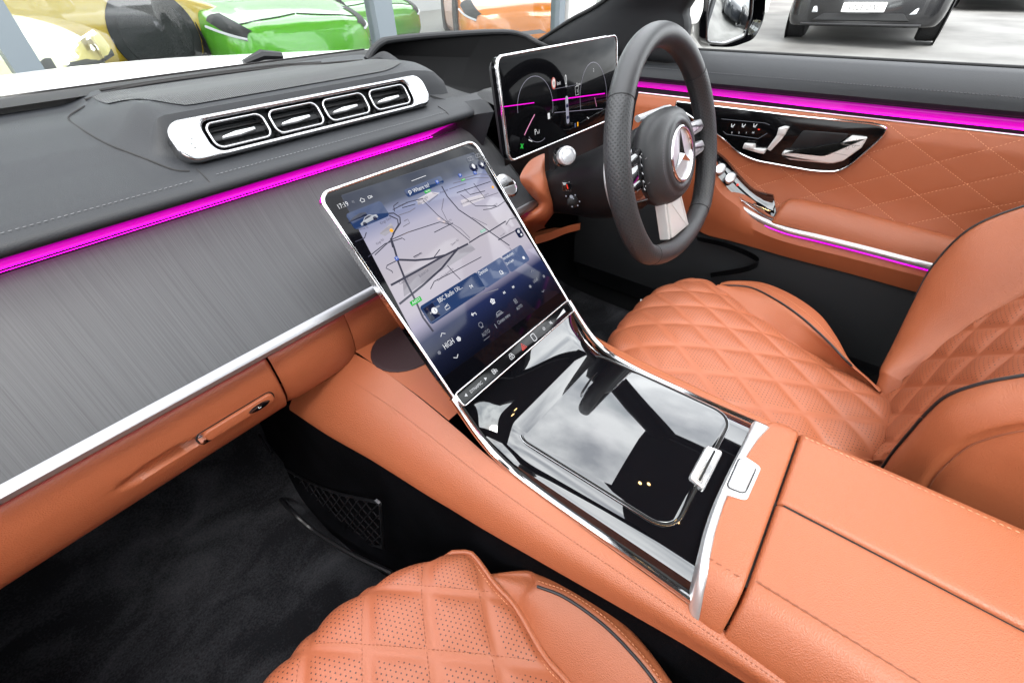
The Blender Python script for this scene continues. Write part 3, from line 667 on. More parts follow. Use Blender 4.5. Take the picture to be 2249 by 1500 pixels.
# tan knee panel beside the steering column
kn = []
cols = [((1150, 370, .50), (1166, 352, .505), (1188, 340, .50), (1196, 338, .495)),
        ((1142, 395, .495), (1165, 385, .478), (1188, 378, .468), (1197, 376, .47)),
        ((1162, 425, .488), (1176, 420, .464), (1195, 415, .452), (1206, 412, .456)),
        ((1180, 450, .486), (1190, 448, .460), (1208, 446, .446), (1218, 448, .45)),
        ((1150, 468, .495), (1175, 474, .468), (1203, 480, .455), (1216, 468, .46)),
        ((1130, 498, .51), (1155, 494, .49), (1185, 492, .48), (1196, 496, .48)),
        ((1140, 520, .53), (1160, 520, .53), (1185, 505, .52), (1200, 500, .51))]
g = [[P(a, b, y=y) for a, b, y in r_] for r_ in cols]
rows = [catmull(r_, 6) for r_ in g]; rows = list(zip(*[catmull(c, 6) for c in zip(*rows)]))
mb = MB(); mb.grid([list(r_) for r_ in rows]); mb.build('knee_bolster', tan, dash)
mb = MB(); kk = catmull([P(1175, 520, y=.53), P(1210, 510, y=.53), P(1245, 497, y=.54), P(1275, 490, y=.55)], 5)
mb.grid([kk, [p+V((0, .0, -.02)) for p in kk], [p+V((.0, .08, -.035)) for p in kk]]); mb.build('knee_panel_lower', tan_dk, dash)
# ================================================================== centre console
con = thing('center_console', 'tan leather and gloss black centre console with silver edges between the seats', 'console', (0, .05, .30))
# centre-line profile of the deck below the touchscreen
SU = V((0, .1837, .2152)).normalized()                   # up along the screen
deck = catmull([V((0, .292, .7215)), V((0, .272, .699)), V((0, .250, .6800)), V((0, .225, .6685)), V((0, .195, .6640)), V((0, .15, .6635)), V((0, .08, .6635)), V((0, .0, .6635)), V((0, -.03, .6635))], 7)
def deck_row(p, q, n):
    "cross-section of the deck: flat in the middle and falling to the rails"
    k = smooth((.285-p.y)/.09); r_ = []
    for i in range(-n, n+1):
        x = .1265*i/n; d = max(0, (abs(x)-.088)/.0385); drop = .025*k*(d*d*.85+.15*d)
        r_.append(p+V((x, 0, 0))-q*drop)
    return r_
mb = MB(); rows = []
for i, p in enumerate(deck):
    d = (deck[min(i+1, len(deck)-1)]-deck[max(i-1, 0)]).normalized(); n_ = V((0, -d.z, d.y)); n_ = n_ if n_.z > 0 else -n_
    rows.append(deck_row(p, n_, 26))
mb.grid(rows); mb.build('deck', gloss, con)
# lid
lp_ = Plane((0, .11, .6636), (1, 0, 0), (0, 1, 0))
lo = rpoly([(-.0955, -.098), (.0955, -.098), (.0965, .103), (-.0965, .103)], [.026, .026, .02, .02], 10)
mb = MB(); rings = [[lp_.at(a, b, -.002) for a, b in lo]]
for k in range(4): rings.append([lp_.at(a, b, .0012*math.sin(math.pi/6*k)) for a, b in inset(lo, .0014*(1-math.cos(math.pi/6*k)))])
o_ = mb.grid(rings, False, True); mb.f.append(tuple(o_+4*len(lo)+k for k in range(len(lo))))
lid = mb.build('cupholder_lid', gloss, con, 50)
mb = MB(); mb.tube([lp_.at(a, b, .0) for a, b in inset(lo, -.0014)], .0012, 6, True); mb.build('lid_gap', gap_m, lid)
mb = MB(); mb.tube([lp_.at(a, b, .0004) for a, b in inset(lo, -.0030)], .0005, 6, True); mb.build('lid_edge', plain('dark_chrome', (.35, .35, .36), .15, 1.), lid)
mb = MB(); mb.plate(lp_, rpoly([(-.031, -.1075), (.033, -.1075), (.030, -.088), (-.026, -.088)], .005), 0, .0052, .0028, 4); hd = mb.build('lid_handle', bright_silver, lid, 50)
mb = MB(); mb.plate(lp_, rrect(-.024, -.1005, .027, -.0978, .0012), .004, .0055, .0003); mb.build('handle_slot', gap_m, hd)
# silver rails from the screen edge down and along the console
def rail_path(s):
    e = []
    for y, z, x in ((.286, .713, .1300), (.266, .690, .1302), (.247, .671, .1303), (.224, .6545, .1304), (.195, .6435, .1304), (.15, .6385, .1304), (.08, .637, .1308), (.02, .637, .1315), (-.034, .637, .133)):
        e.append(V((s*x, y, z)))
    return catmull(e, 6)
for s in (-1, 1):
    mb = MB(); mb.tube(rail_path(s), .0042, 10, up=V((1, 0, 0))); mb.build('side_rail', chrome, con)
    mb = MB(); mb.tube([p+V((-s*.0052, 0, .0008)) for p in rail_path(s)], .0018, 6); mb.build('rail_gap', gap_m, con)
# leather flanks flaring towards the dash
fl = [(.56, .60, .230, .665, .135), (.47, .60, .222, .672, .128), (.38, .60, .209, .664, .126), (.287, .60, .199, .655, .130), (.24, .60, .193, .648, .1325), (.19, .60, .187, .642, .1335), (.108, .605, .177, .636, .1345), (.02, .61, .166, .634, .1355), (-.0625, .613, .156, .634, .137), (-.16, .613, .150, .632, .137), (-.40, .613, .150, .632, .137)]
def flank_pt(s, r_, t):
    y, zb, xb, zt, xt = r_
    x = xt+(xb-xt)*t; z = zt+(zb-zt)*t
    b = math.sin(math.pi*t)*.010
    return V((s*(x+b*.6), y, z+b*.75))
for s in (-1, 1):
    rows = []
    for r_ in fl: rows.append([flank_pt(s, r_, t/9) for t in range(10)]+[V((s*(r_[2]+.0015), r_[0], r_[1]-.006)), V((s*(r_[2]-.006), r_[0], r_[1]-.014))])
    rows = list(zip(*[catmull(c, 4) for c in zip(*rows)]))
    mb = MB(); mb.grid([list(q) for q in rows]); mb.build('leather_flank', tan, con)
    pth = catmull([flank_pt(s, r_, .30) + V((s*.0004, 0, .0005)) for r_ in fl[1:]], 8)
    mb = MB(); stitches(mb, pth, V((s*.5, 0, .85)), .0042, .0028, .0007, .0004); mb.build('flank_stitching', thread_d if s < 0 else thread_t, con, kind='stuff')
    # carpeted side down to the floor
    rows = []
    for r_ in fl: rows.append([V((s*(r_[2]-.004), r_[0], r_[1]-.008)), V((s*(r_[2]-.003), r_[0], r_[1]-.10)), V((s*(r_[2]+.0), r_[0], .42)), V((s*(r_[2]+.012), r_[0], .30)), V((s*(r_[2]+.045), r_[0], .255))])
    rows = [[V((p[0].x+s*.006, .80, p[0].z)) for p in [[q] for q in rows[0]]]]+rows
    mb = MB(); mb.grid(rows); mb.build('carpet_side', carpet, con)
# tan shelf under the screen with a flat dark disc painted as the niche's shaded hollow
mb = MB()
sh = [[V((-.135, .56, .70)), V((-.128, .50, .676)), V((-.126, .42, .668)), V((-.126, .36, .664)), V((-.13, .30, .662))], [V((.135, .56, .70)), V((.128, .50, .676)), V((.126, .42, .668)), V((.126, .36, .664)), V((.13, .30, .662))]]
mb.grid([catmull(sh[0], 4), catmull(sh[1], 4)]); mb.build('shelf', tan_dk, con)
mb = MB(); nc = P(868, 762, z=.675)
nc.z = .668+.1*(nc.y-.43)+.0022; mb.lathe(nc+V((.018, -.01, .0)), (0, -.1, 1), [(.050, -.010), (.0495, -.0012), (.047, -.0004), (.045, -.0012), (0, -.0016)], 28, 1.25); mb.build('storage_niche', plain('niche_shade_brown', (.022, .0055, .007), .7), con)
# ---- armrest front piece with silver band and button
ap = Plane((0, 0, .667), (1, 0, 0), (0, 1, 0))
def arm_z(x):
    d = max(0, (abs(x)-.105)/.038); return .6725-.036*d*d-.0008*(x/.1)**2
def arm_solid(name, xs, y0f, y1f, parent, mat, r=.004, bottom=.61, gapl=False):
    "padded block between two ends, with its edges rolled over"
    mb = MB(); rows = []; ny = 9
    for i, x in enumerate(xs):
        e = min(abs(x-xs[0]), abs(xs[-1]-x)); ez = r*(1-math.sqrt(max(0, 1-max(0, 1-e/r)**2))) if e < r else 0
        y0, y1 = y0f(x), y1f(x); z = arm_z(x)-ez
        r_ = [V((x, y0+.0008, bottom))]
        for k in range(5):
            q = math.pi/2*k/4; r_.append(V((x, y0+r*(1-math.sin(q)) if False else y0-r*(1-math.cos(q)), z-r+r*math.sin(q))))
        for k in range(1, ny): r_.append(V((x, y0-r+(y1+r-(y0-r))*k/ny, z+.0012*math.sin(math.pi*k/ny))))
        for k in range(4, -1, -1):
            q = math.pi/2*k/4; r_.append(V((x, y1+r*(1-math.cos(q)), z-r+r*math.sin(q))))
        r_.append(V((x, y1-.0008, bottom))); rows.append(r_)
    mb.grid(rows); n = len(rows[0]); mb.f.append(tuple(range(n))); mb.f.append(tuple((len(rows)-1)*n+k for k in reversed(range(n))))
    return mb.build(name, mat, parent, 60)
def lin(a, b, n): return [a+(b-a)*i/n for i in range(n+1)]
def ends(a, b, n, r=.004): return [a, a+r*.12, a+r*.3, a+r*.6, a+r]+lin(a+r, b-r, n)[1:-1]+[b-r, b-r*.6, b-r*.3, b-r*.12, b]
def front_y(x): return -.0145-.018*max(0, (-x-.06)/.08)**2-.010*max(0, (x-.06)/.05)**2
arm_solid('armrest_front', ends(-.1455, .1435, 30), lambda x: front_y(x)-.004, lambda x: -.0615, con, tan)
half = []
half.append(arm_solid('armrest_lid', ends(-.1455, -.0008, 20, .006), lambda x: -.0641, lambda x: -.52, con, tan, .006))
half.append(arm_solid('armrest_lid', ends(.0008, .1435, 20, .006), lambda x: -.0641, lambda x: -.52, con, tan, .006))
mb = MB(); stitches(mb, [V((-.0975, -.068-.02*i, arm_z(-.0975)+.0012)) for i in range(20)], V((0, 0, 1)), .0075, .0055, .0014, .0006, .25); mb.build('lid_stitching', thread_d, half[0], kind='stuff')
mb = MB(); mb.tube([V((-.0975, -.070, arm_z(-.0975)-.0004)), V((-.0975, -.2, arm_z(-.0975)+.0002)), V((-.0975, -.5, arm_z(-.0975)+.0002))], .0011, 5); mb.build('lid_seam', thread_d, half[0])
mb = MB(); stitches(mb, [V((.108, -.068-.02*i, arm_z(.108)+.0012)) for i in range(20)], V((.2, 0, 1)), .006, .004, .001, .0005); mb.build('lid_stitching', thread_t, half[1], kind='stuff')
mb = MB(); stitches(mb, [V((-.1035, -.026-.004*i, arm_z(-.1035)+.001)) for i in range(9)], V((0, 0, 1)), .0075, .0055, .0014, .0006, .25); mb.build('front_stitching', thread_d, con, kind='stuff')
mb = MB(); mb.box((0, -.29, .638), .004, .22, .0312); mb.build('lid_gap', gap_m, con)  # dark filler put in for the shade between the lids
mb = MB(); mb.box((-.001, -.0630, .638), .103, .0018, .0262); mb.build('lid_gap', gap_m, con)  # dark filler for the shade of the cross gap
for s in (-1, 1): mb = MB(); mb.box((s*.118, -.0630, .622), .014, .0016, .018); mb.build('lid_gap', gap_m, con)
# silver band: a curved strip with a squarish tab for the button
bo = [(.098, -.013), (.06, -.0128), (.03, -.0122), (-.005, -.0118), (-.04, -.0122), (-.075, -.0148), (-.105, -.0195), (-.13, -.027), (-.1475, -.036)]
bi = [(-.1475, -.0405), (-.13, -.0325), (-.105, -.0250), (-.075, -.0195), (-.040, -.0162), (-.0285, -.0165), (-.0245, -.0205), (-.0225, -.0335), (-.0175, -.0372), (.026, -.0382), (.0315, -.0352), (.0345, -.0225), (.040, -.0178), (.07, -.0195), (.1, -.0245)]
mb = MB(); zf = lambda a: arm_z(a)
ol = [tuple(p)[:2] for p in catmull([V((a, b, 0)) for a, b in bo], 5)]+[tuple(p)[:2] for p in catmull([V((a, b, 0)) for a, b in bi], 4)]
class Bent(Plane):
    def at(s, a, b, h=0): return V((a, b, arm_z(a)+h))
bp_ = Bent((0, 0, 0), (1, 0, 0), (0, 1, 0))
# strip part
fo = resample([V((a, b, 0)) for a, b in ol[:41]], 60)
inn_y = lambda a: [(-.1475, -.0430), (-.13, -.0350), (-.105, -.0278), (-.075, -.0228), (-.040, -.0198), (0, -.0192), (.04, -.0212), (.07, -.0245), (.1, -.031), (.15, -.052)]
def yi(a):
    t = inn_y(a)
    for (a0, b0), (a1, b1) in zip(t, t[1:]):
        if a <= a1: return b0+(b1-b0)*(a-a0)/(a1-a0)
    return t[-1][1]
rows = []
for p in fo:
    a = p.x; zt = arm_z(a)
    rows.append([V((a, p.y+.0012, zt-.03)), V((a, p.y+.001, zt-.004)), V((a, p.y, zt-.0004)), V((a, p.y-.001, zt+.0012)), V((a, yi(a)+.0008, zt+.0016)), V((a, yi(a), zt+.0006)), V((a, yi(a)-.0002, zt-.004))])
mb.grid(rows); band = mb.build('silver_band', satin, con, 60)
mb = MB(); mb.plate(bp_, rpoly([(-.0285, -.0125), (-.0215, -.0375), (.0315, -.0385), (.0365, -.0130)], [.004, .006, .006, .004]), -.002, .0019, .0009); mb.build('button_surround', satin, band)
mb = MB(); mb.plate(bp_, rpoly([(-.0175, -.0155), (-.0145, -.0325), (.0260, -.0335), (.0285, -.0150)], .005), .0012, .0034, .0012, 3); mb.build('armrest_button', silver, band)
mb = MB(); mb.tube([bp_.at(a, b, .0019) for a, b in inset(rpoly([(-.0175, -.0155), (-.0145, -.0325), (.0260, -.0335), (.0285, -.0150)], .005), -.0007)], .0006, 5, True); mb.build('button_gap', gap_m, band)

# ================================================================== central touchscreen
ts = thing('central_touchscreen', 'large upright touchscreen with silver rim showing a pale street map', 'touchscreen', (0, .28, .70))
S = Plane((0, .3735, .8178), (1, 0, 0), SU)
HW, HH = .1302, .1412
mb = MB(); mb.frame(S, rrect(-HW, -HH-.004, HW, HH, (.016, .016, .004, .004), 8), rrect(-HW+.0042, -HH-.002, HW-.0042, HH-.0042, (.0125, .0125, .003, .003), 8), -.010, .0018, .0018, 4); mb.build('screen_frame', chrome, ts, 50)
mb = MB(); mb.plate(S, rrect(-HW+.0035, -HH-.003, HW-.0035, HH-.0035, (.013, .013, .003, .003), 8), -.009, .0006, .0003); glass = mb.build('screen_glass', plain('screen_black_glass', (.002, .002, .003), .06, Specular_IOR_Level=.14), ts)
mb = MB(); mb.plate(S, rrect(-HW+.006, -HH+.01, HW-.006, HH-.006, .014, 6), -.022, -.008, .004); mb.build('screen_back', blk_plastic, ts)
def su(px, py): return S.uv((px, py))
def sq(*pts): return [su(*p) for p in pts]
# display picture
mapm, t_, b_ = nodes('map_display'); setb(b_, Base_Color=rgb(0, 0, 0), Roughness=.07, Specular_IOR_Level=.2)
tc_ = t_.nodes.new('ShaderNodeTexCoord'); nz_ = t_.nodes.new('ShaderNodeTexNoise'); nz_.inputs['Scale'].default_value = 22; nz_.inputs['Detail'].default_value = 2
sp_ = t_.nodes.new('ShaderNodeSeparateXYZ'); mr = t_.nodes.new('ShaderNodeMapRange'); mr.inputs[1].default_value = .735; mr.inputs[2].default_value = .905
cr_ = t_.nodes.new('ShaderNodeValToRGB'); ce = cr_.color_ramp
ce.elements[0].position = 0; ce.elements[0].color = rgb(.004, .005, .012); ce.elements[1].position = 1; ce.elements[1].color = rgb(.012, .02, .05)
for p_, c_ in ((.10, (.010, .013, .035)), (.22, (.02, .03, .10)), (.30, (.40, .37, .50)), (.38, (.54, .50, .58)), (.60, (.56, .52, .58)), (.80, (.50, .48, .60)), (.90, (.24, .27, .44)), (.955, (.03, .045, .10))):
    e = ce.elements.new(p_); e.color = rgb(*c_)
t_.links.new(tc_.outputs['Object'], sp_.inputs[0]); t_.links.new(sp_.outputs[2], mr.inputs[0]); t_.links.new(mr.outputs[0], cr_.inputs[0]); t_.links.new(tc_.outputs['Object'], nz_.inputs[0])
mxm = t_.nodes.new('ShaderNodeMix'); mxm.data_type = 'RGBA'; mxm.blend_type = 'MULTIPLY'; mxm.inputs[0].default_value = .25; t_.links.new(cr_.outputs[0], mxm.inputs[6]); t_.links.new(nz_.outputs['Color'], mxm.inputs[7])
t_.links.new(cr_.outputs[0], b_.inputs['Emission Color']); b_.inputs['Emission Strength'].default_value = .42*EMX
corner = sq((748, 430), (1040, 335), (1232, 640), (962, 838))
mb = MB(); mb.plate(S, rpoly(corner, .002), 0, .0009, .0002); disp = mb.build('map_picture', mapm, glass)
road_m = emit('map_road', (.06, .06, .09), .42, rough=.1); road2_m = emit('map_small_road', (.20, .19, .24), .42, rough=.1)
card_m = emit('ui_card_blue', (.022, .05, .15), .42, rough=.1); card2_m = emit('ui_card_pale_blue', (.09, .13, .26), .42, rough=.1); white_m = emit('ui_white', (.85, .86, .9), .45, rough=.1); dim_m = emit('ui_dim_grey', (.30, .31, .36), .40, rough=.1)
green_m = emit('ui_green', (.02, .45, .05), .45, rough=.1); orange_m = emit('ui_orange', (1., .45, .02), .45, rough=.1); navy_m = emit('ui_navy', (.01, .015, .05), .42, rough=.1); red_m = emit('ui_red', (.9, .05, .03), .5, rough=.1); land_m = emit('map_pale_block', (.68, .64, .70), .42, rough=.1); grey_m = emit('map_grey_block', (.38, .36, .41), .42, rough=.1)
c3 = lambda x, y: su(680+x/2.419, 280+y/2.419)      # pixel of the enlarged screen view
def roads(name, mat, wd, lines, h=.0011):
    mb = MB()
    for l in lines: strip(mb, S, [c3(*p) for p in l], wd, h)
    mb.build(name, mat, disp)
mb = MB()
for pg in ([(490, 790), (850, 620), (880, 650), (640, 800), (500, 900)], [(370, 565), (430, 510), (450, 540), (400, 580)], [(570, 400), (630, 370), (620, 395), (575, 415)]):
    mb.plate(S, rpoly([c3(*p) for p in pg], .001), .0008, .00105, .0001)
mb.build('map_block', grey_m, disp)
mb = MB()
for pg in ([(800, 390), (920, 355), (930, 380), (815, 425)], [(560, 390), (640, 345), (690, 350), (600, 410)]):
    mb.plate(S, rpoly([c3(*p) for p in pg], .001), .0008, .00105, .0001)
mb.build('map_block', land_m, disp)
roads('main_road', road_m, .0026, [[(430, 590), (450, 650), (470, 720), (510, 820), (560, 920), (600, 1010), (655, 1085)], [(430, 840), (560, 770), (700, 690), (840, 620)], [(470, 705), (560, 708), (640, 700), (720, 680), (800, 640)], [(475, 940), (600, 840), (700, 750), (790, 640)]])
roads('main_road', road_m, .0017, [[(415, 460), (445, 458), (478, 480), (480, 510), (450, 555), (430, 600), (440, 640)], [(420, 470), (465, 490), (470, 520), (440, 570)], [(700, 315), (730, 370), (790, 440), (880, 500), (960, 560), (1060, 630)], [(1000, 600), (1130, 530)], [(845, 615), (900, 580), (960, 550), (1040, 500)]])
roads('street', road_m, .0011, [[(240, 610), (290, 590), (300, 560)], [(310, 690), (400, 620), (490, 590), (505, 600)], [(345, 680), (430, 600), (520, 560), (690, 505), (750, 520)], [(660, 560), (760, 510)], [(600, 390), (680, 470), (760, 530), (850, 605)], [(470, 705), (410, 735), (405, 750), (435, 765), (440, 775)],
 [(640, 860), (660, 820), (760, 770), (910, 690)], [(730, 735), (760, 770), (800, 810)], [(550, 690), (590, 670)], [(660, 690), (690, 650)], [(780, 350), (870, 320), (960, 290)], [(800, 360), (880, 420), (990, 420)], [(920, 440), (960, 435), (1000, 420), (1035, 395)], [(1040, 520), (1060, 490), (1100, 480)], [(820, 330), (850, 360), (930, 340)], [(870, 300), (930, 380)], [(440, 440), (520, 400), (600, 380)], [(490, 430), (560, 410)], [(450, 450), (445, 420), (470, 400)]])
roads('street', road2_m, .0010, [[(710, 380), (700, 440), (730, 500), (800, 540), (850, 590)], [(760, 300), (880, 270), (950, 270)], [(790, 280), (900, 250), (960, 255)], [(740, 330), (830, 300)], [(830, 400), (940, 370), (1000, 350)], [(860, 480), (940, 520)], [(610, 380), (630, 400), (680, 360), (650, 350)], [(500, 500), (520, 490), (530, 510), (495, 530)], [(470, 470), (530, 450), (560, 430)], [(1060, 640), (1100, 700)], [(600, 1000), (860, 905), (1000, 860)], [(860, 920), (865, 900)]])
# place names
ax = math.atan2(0, 1)
names = [('Kings Gate', 378, 520, 15, 20), ('Kings Rd', 356, 628, 13, 22), ('Station Rd', 555, 700, 13, 18), ('Queens Rd', 752, 632, 13, 20), ('Canal Rd', 478, 838, 15, 16), ('Bolton La', 585, 800, 16, 22), ('Canal Rd Industrial Est', 680, 820, 13, 20), ('Binnie St', 260, 552, 14, 8), ('Inkersley Rd', 575, 398, 13, 14), ('Kingston St', 475, 425, 12, 14), ('Bateman St', 805, 415, 12, 14), ('Midland Rd', 695, 355, 12, 14), ('Valley Rd', 722, 515, 12, 18), ('Otley Rd', 925, 370, 11, 14), ('Park Rd', 1015, 585, 12, 20), ('Cliffe Rd', 975, 425, 11, 18)]
mb = MB()
for s_, x, y, hpx, rot in names: a, b = c3(x, y); text(mb, s_, S, a, b, hpx/2.419*.00078, .0013, R(rot-14), 'l', .8)
mb.build('street_names', emit('map_text', (.13, .12, .16), .42, rough=.1), disp)
def card(name, mat, p4, r=.003, h=.0014):
    mb = MB(); mb.plate(S, rpoly([c3(*p) for p in p4], r), .0009, h, .0002); return mb.build(name, mat, disp)
def rect3(x, y, wm, hm):
    "screen-aligned card whose upper left corner is at (x, y) of the enlarged view"
    a, b = c3(x, y); return [(a, b-hm), (a+wm, b-hm), (a+wm, b), (a, b)]
def card2(name, mat, a, b, wm, hm, r=.003, h=.0014):
    mb = MB(); mb.plate(S, rrect(a, b-hm, a+wm, b, r), .0009, h, .0002); return mb.build(name, mat, disp)
a0, b0 = c3(187, 465); a1, b1 = c3(425, 470); a2, b2 = c3(240, 550)
car_card = card2('car_card', card_m, a0, b0, a1-a0, b0-b2, .004)
a, b = c3(500, 340); a1, _ = c3(705, 280); _, b2 = c3(520, 375)
sc_ = card2('search_bar', card_m, a, b+.001, a1-a, .0105, .003)
radio = card2('radio_card', card_m, *c3(580, 955), c3(870, 785)[0]-c3(580, 955)[0]+.006, c3(580, 955)[1]-c3(645, 1050)[1], .004)
dev = card2('devices_card', card2_m, *c3(880, 772), c3(1010, 695)[0]-c3(880, 772)[0]+.002, c3(880, 772)[1]-c3(935, 858)[1], .004)
intro = card2('introduction_card', card2_m, *c3(1015, 688), c3(1115, 625)[0]-c3(1015, 688)[0]+.002, c3(1015, 688)[1]-c3(1065, 775)[1], .004)
logo = card2('station_logo', navy_m, *c3(598, 965), .0165, .0185, .001, .0016)
mb = MB()
a, b = c3(660, 975); cc = [(a+.0042*math.cos(k*math.pi/8), b+.0042*math.sin(k*math.pi/8)) for k in range(16)]; mb.plate(S, cc, .0015, .0018, .0001)
text(mb, 'BBC', S, a-.0075, b-.001, .0028, .0019, 0, 'l', .8); text(mb, 'Xtra', S, a+.0042, b+.001, .0030, .0019)
mb.build('logo_mark', white_m, logo)
mb = MB(); text(mb, '1', S, a, b-.0022, .006, .0020, 0, 'c'); mb.build('logo_number', navy_m, logo)
def uitext(mb, s_, x, y, hpx, sx=.82, al='l'):
    a, b = c3(x, y); text(mb, s_, S, a, b, hpx/2.419*.00064, .0018, 0, al, sx)
mb = MB()
uitext(mb, '17:19', 152, 440, 30); uitext(mb, 'BBC Radio 1Xt...', 685, 935, 32, .74)
text(mb, 'Where to?', S, *c3(552, 352), .0125*.62, .0018, 0, 'l', .82)
def icon_lines(mb, lines, x, y, sc__, wd=.0007):
    a, b = c3(x, y)
    for l in lines: strip(mb, S, [(a+p*sc__, b+q*sc__) for p, q in l], wd, .0019)
circ = lambda r, n=14, a0=0, a1=360: [(r*math.cos(R(a0+(a1-a0)*k/n)), r*math.sin(R(a0+(a1-a0)*k/n))) for k in range(n+1)]
icon_lines(mb, [circ(.4), [(-.25, -.3), (-.5, -.8)]], 530, 348, .0045, .0009)
icon_lines(mb, [[(-1, -.3), (0, .6), (1, -.3)], [(-.7, -.3), (-.7, -.9), (.7, -.9), (.7, -.3)]], 275, 388, .0032)
icon_lines(mb, [[(-.8, -.4), (-.8, .4), (.3, .4), (.3, -.4), (-.8, -.4)], [(.3, 0), (.9, .4), (.9, -.4), (.3, 0)]], 318, 374, .0032)
icon_lines(mb, [[(-1, 0), (1, 0)]], 577, 275, .0125, .0007)
icon_lines(mb, [[(-.8, -.5), (.8, -.5), (.8, .4), (-.8, .4), (-.8, -.5)], [(-.6, .4), (.8, .9)]], 728, 958, .0042)
icon_lines(mb, [[(-.6, .6), (.3, 0), (-.6, -.6), (-.6, .6)], [(.5, .6), (.5, -.6)]], 855, 847, .0036, .0010)
icon_lines(mb, [[(-.6, .6), (.3, 0), (-.6, -.6), (-.6, .6)], [(.5, .6), (.5, -.6)]], 1078, 850, .0026, .0009)
icon_lines(mb, [[(.6, .6), (-.3, 0), (.6, -.6), (.6, .6)], [(-.5, .6), (-.5, -.6)]], 1030, 880, .0026, .0009)
icon_lines(mb, [[(-1, 0), (0, .9), (1, 0)], [(-.6, 0), (-.6, -.8), (.6, -.8), (.6, 0)], [(0, .5), (0, -.8)]], 968, 925, .0040, .0016)
icon_lines(mb, [[(.9, -.5), (.9, .3), (-.5, .3)], [(-.2, .8), (-.7, .3), (-.2, -.2)]], 868, 997, .0042, .0012)
icon_lines(mb, [[(-.8, -.3), (0, .3), (.8, -.3)]], 702, 1100, .0050, .0009); icon_lines(mb, [[(-.8, .3), (0, -.3), (.8, .3)]], 776, 1220, .0050, .0009)
uitext(mb, 'HIGH', 716, 1182, 38, .72)
icon_lines(mb, [circ(.8, 5), circ(.3, 4)], 788, 1125, .0035, .0014)
icon_lines(mb, [[(-.6, -.7), (-.6, .7), (.4, .7), (.4, -.7), (-.6, -.7)], [(.1, -.9), (.8, -.9), (.8, .4)]], 1013, 772, .0036, .0009)
icon_lines(mb, [circ(.45, 8), circ(.2, 6)], 1133, 695, .0036, .0018)
mb.build('ui_text', white_m, disp)
mb = MB(); uitext(mb, 'Devices', 900, 790, 30, .70); uitext(mb, 'Introduction', 1028, 708, 24, .70); uitext(mb, 'Zero Layer', 1044, 735, 21, .66); mb.build('card_text', white_m, disp)
mb = MB(); uitext(mb, 'AUTO', 918, 1116, 28, .72); uitext(mb, 'AUTO', 1100, 974, 24, .72); uitext(mb, 'Climate menu', 1000, 1050, 28, .62); uitext(mb, 'LIGHT', 1188, 830, 22, .7)
icon_lines(mb, [[(-1, 0), (1, 0)]], 937, 1122, .006, .0005); icon_lines(mb, [circ(.7, 6), [(-.5, -.8), (.5, -.8)]], 905, 1050, .0050, .0008); icon_lines(mb, [[(-1, -.3), (-.5, .2), (.5, .2), (1, -.3), (-1, -.3)], [(-1.2, -.6), (1.2, -.6)]], 1000, 985, .0060, .0009); icon_lines(mb, [[(-.5, .7), (.5, .7), (.5, -.7), (-.5, -.7), (-.5, .7)], [(-.3, .2), (.3, .2)], [(-.3, -.2), (.3, -.2)]], 1090, 925, .0044, .0007); icon_lines(mb, [[(0, -.8), (0, .8)]], 985, 1057, .004, .001)
icon_lines(mb, [[(-.8, -.3), (0, .3), (.8, -.3)]], 1177, 765, .0038, .0007); icon_lines(mb, [[(-.8, .3), (0, -.3), (.8, .3)]], 1237, 872, .0038, .0007)
for x, y in ((1168, 847), (1240, 793), (685, 1198)): icon_lines(mb, [circ(.8, 5), circ(.3, 4)], x, y, .0025, .001)
for x, y in ((850, 172), (890, 155)): icon_lines(mb, [[(-1, -.6), (1, -.6), (1, .6), (-1, .6), (-1, -.6)], [(-.4, -.3), (.2, .4)]], x, y, .0042, .0007)
uitext(mb, '42', 225, 408, 16); mb.build('climate_text', dim_m, disp)
mb = MB()
for x, y, r_ in ((914, 200, .0070), (870, 215, .0070)):
    a, b = c3(x, y); mb.plate(S, [(a+r_*math.cos(k*math.pi/10), b+r_*math.sin(k*math.pi/10)) for k in range(20)], .0009, .0014, .0001)
a, b = c3(1112, 562); mb.plate(S, rrect(a-.006, b-.0075, a+.006, b+.0075, .004), .0009, .0014, .0001); mb.build('round_button', navy_m, disp)
mb = MB(); a, b = c3(914, 200)
st5 = [((.0040 if k % 2 == 0 else .0017)*math.sin(k*math.pi/5), (.0040 if k % 2 == 0 else .0017)*math.cos(k*math.pi/5)) for k in range(10)]
mb.plate(S, [(a+p, b+q) for p, q in st5], .0012, .0017, .0001); a, b = c3(868, 210); mb.plate(S, [(a+.0026*math.cos(k*math.pi/6), b+.0036*math.sin(k*math.pi/6)) for k in range(12)], .0012, .0017, .0001)
icon_lines(mb, [circ(.5, 10), circ(.2, 6)], 1106, 556, .0042, .0008); a, b = c3(1122, 572); mb.plate(S, [(a+.0018*math.cos(k*math.pi/5), b+.0018*math.sin(k*math.pi/5)) for k in range(10)], .0012, .0017, .0001); mb.build('button_icon', white_m, disp)
for x, y, s_, wd, mat in ((540, 948, 'A6037', .0165, green_m), (612, 352, 'A6181', .010, green_m), (806, 288, 'A650', .0072, green_m), (908, 562, 'A6177', .010, emit('ui_pale_green', (.25, .55, .42), .42))):
    a, b = c3(x, y); mb = MB(); hgt = wd*.36; mb.plate(S, rrect(a, b-hgt*.2, a+wd, b+hgt*.8, .0006), .0010, .0015, .0001); sg = mb.build('road_badge', mat, disp)
    mb = MB(); text(mb, s_, S, a+wd/2, b+hgt*.06, hgt*.85, .0017, 0, 'c', .95); mb.build('badge_text', white_m, sg)
mb = MB()
for x, y, r_ in ((433, 550, .0024), (971, 320, .0020)): a, b = c3(x, y); mb.plate(S, [(a+r_*math.cos(k*math.pi/6), b+r_*math.sin(k*math.pi/6)) for k in range(12)], .0010, .0015, .0001)
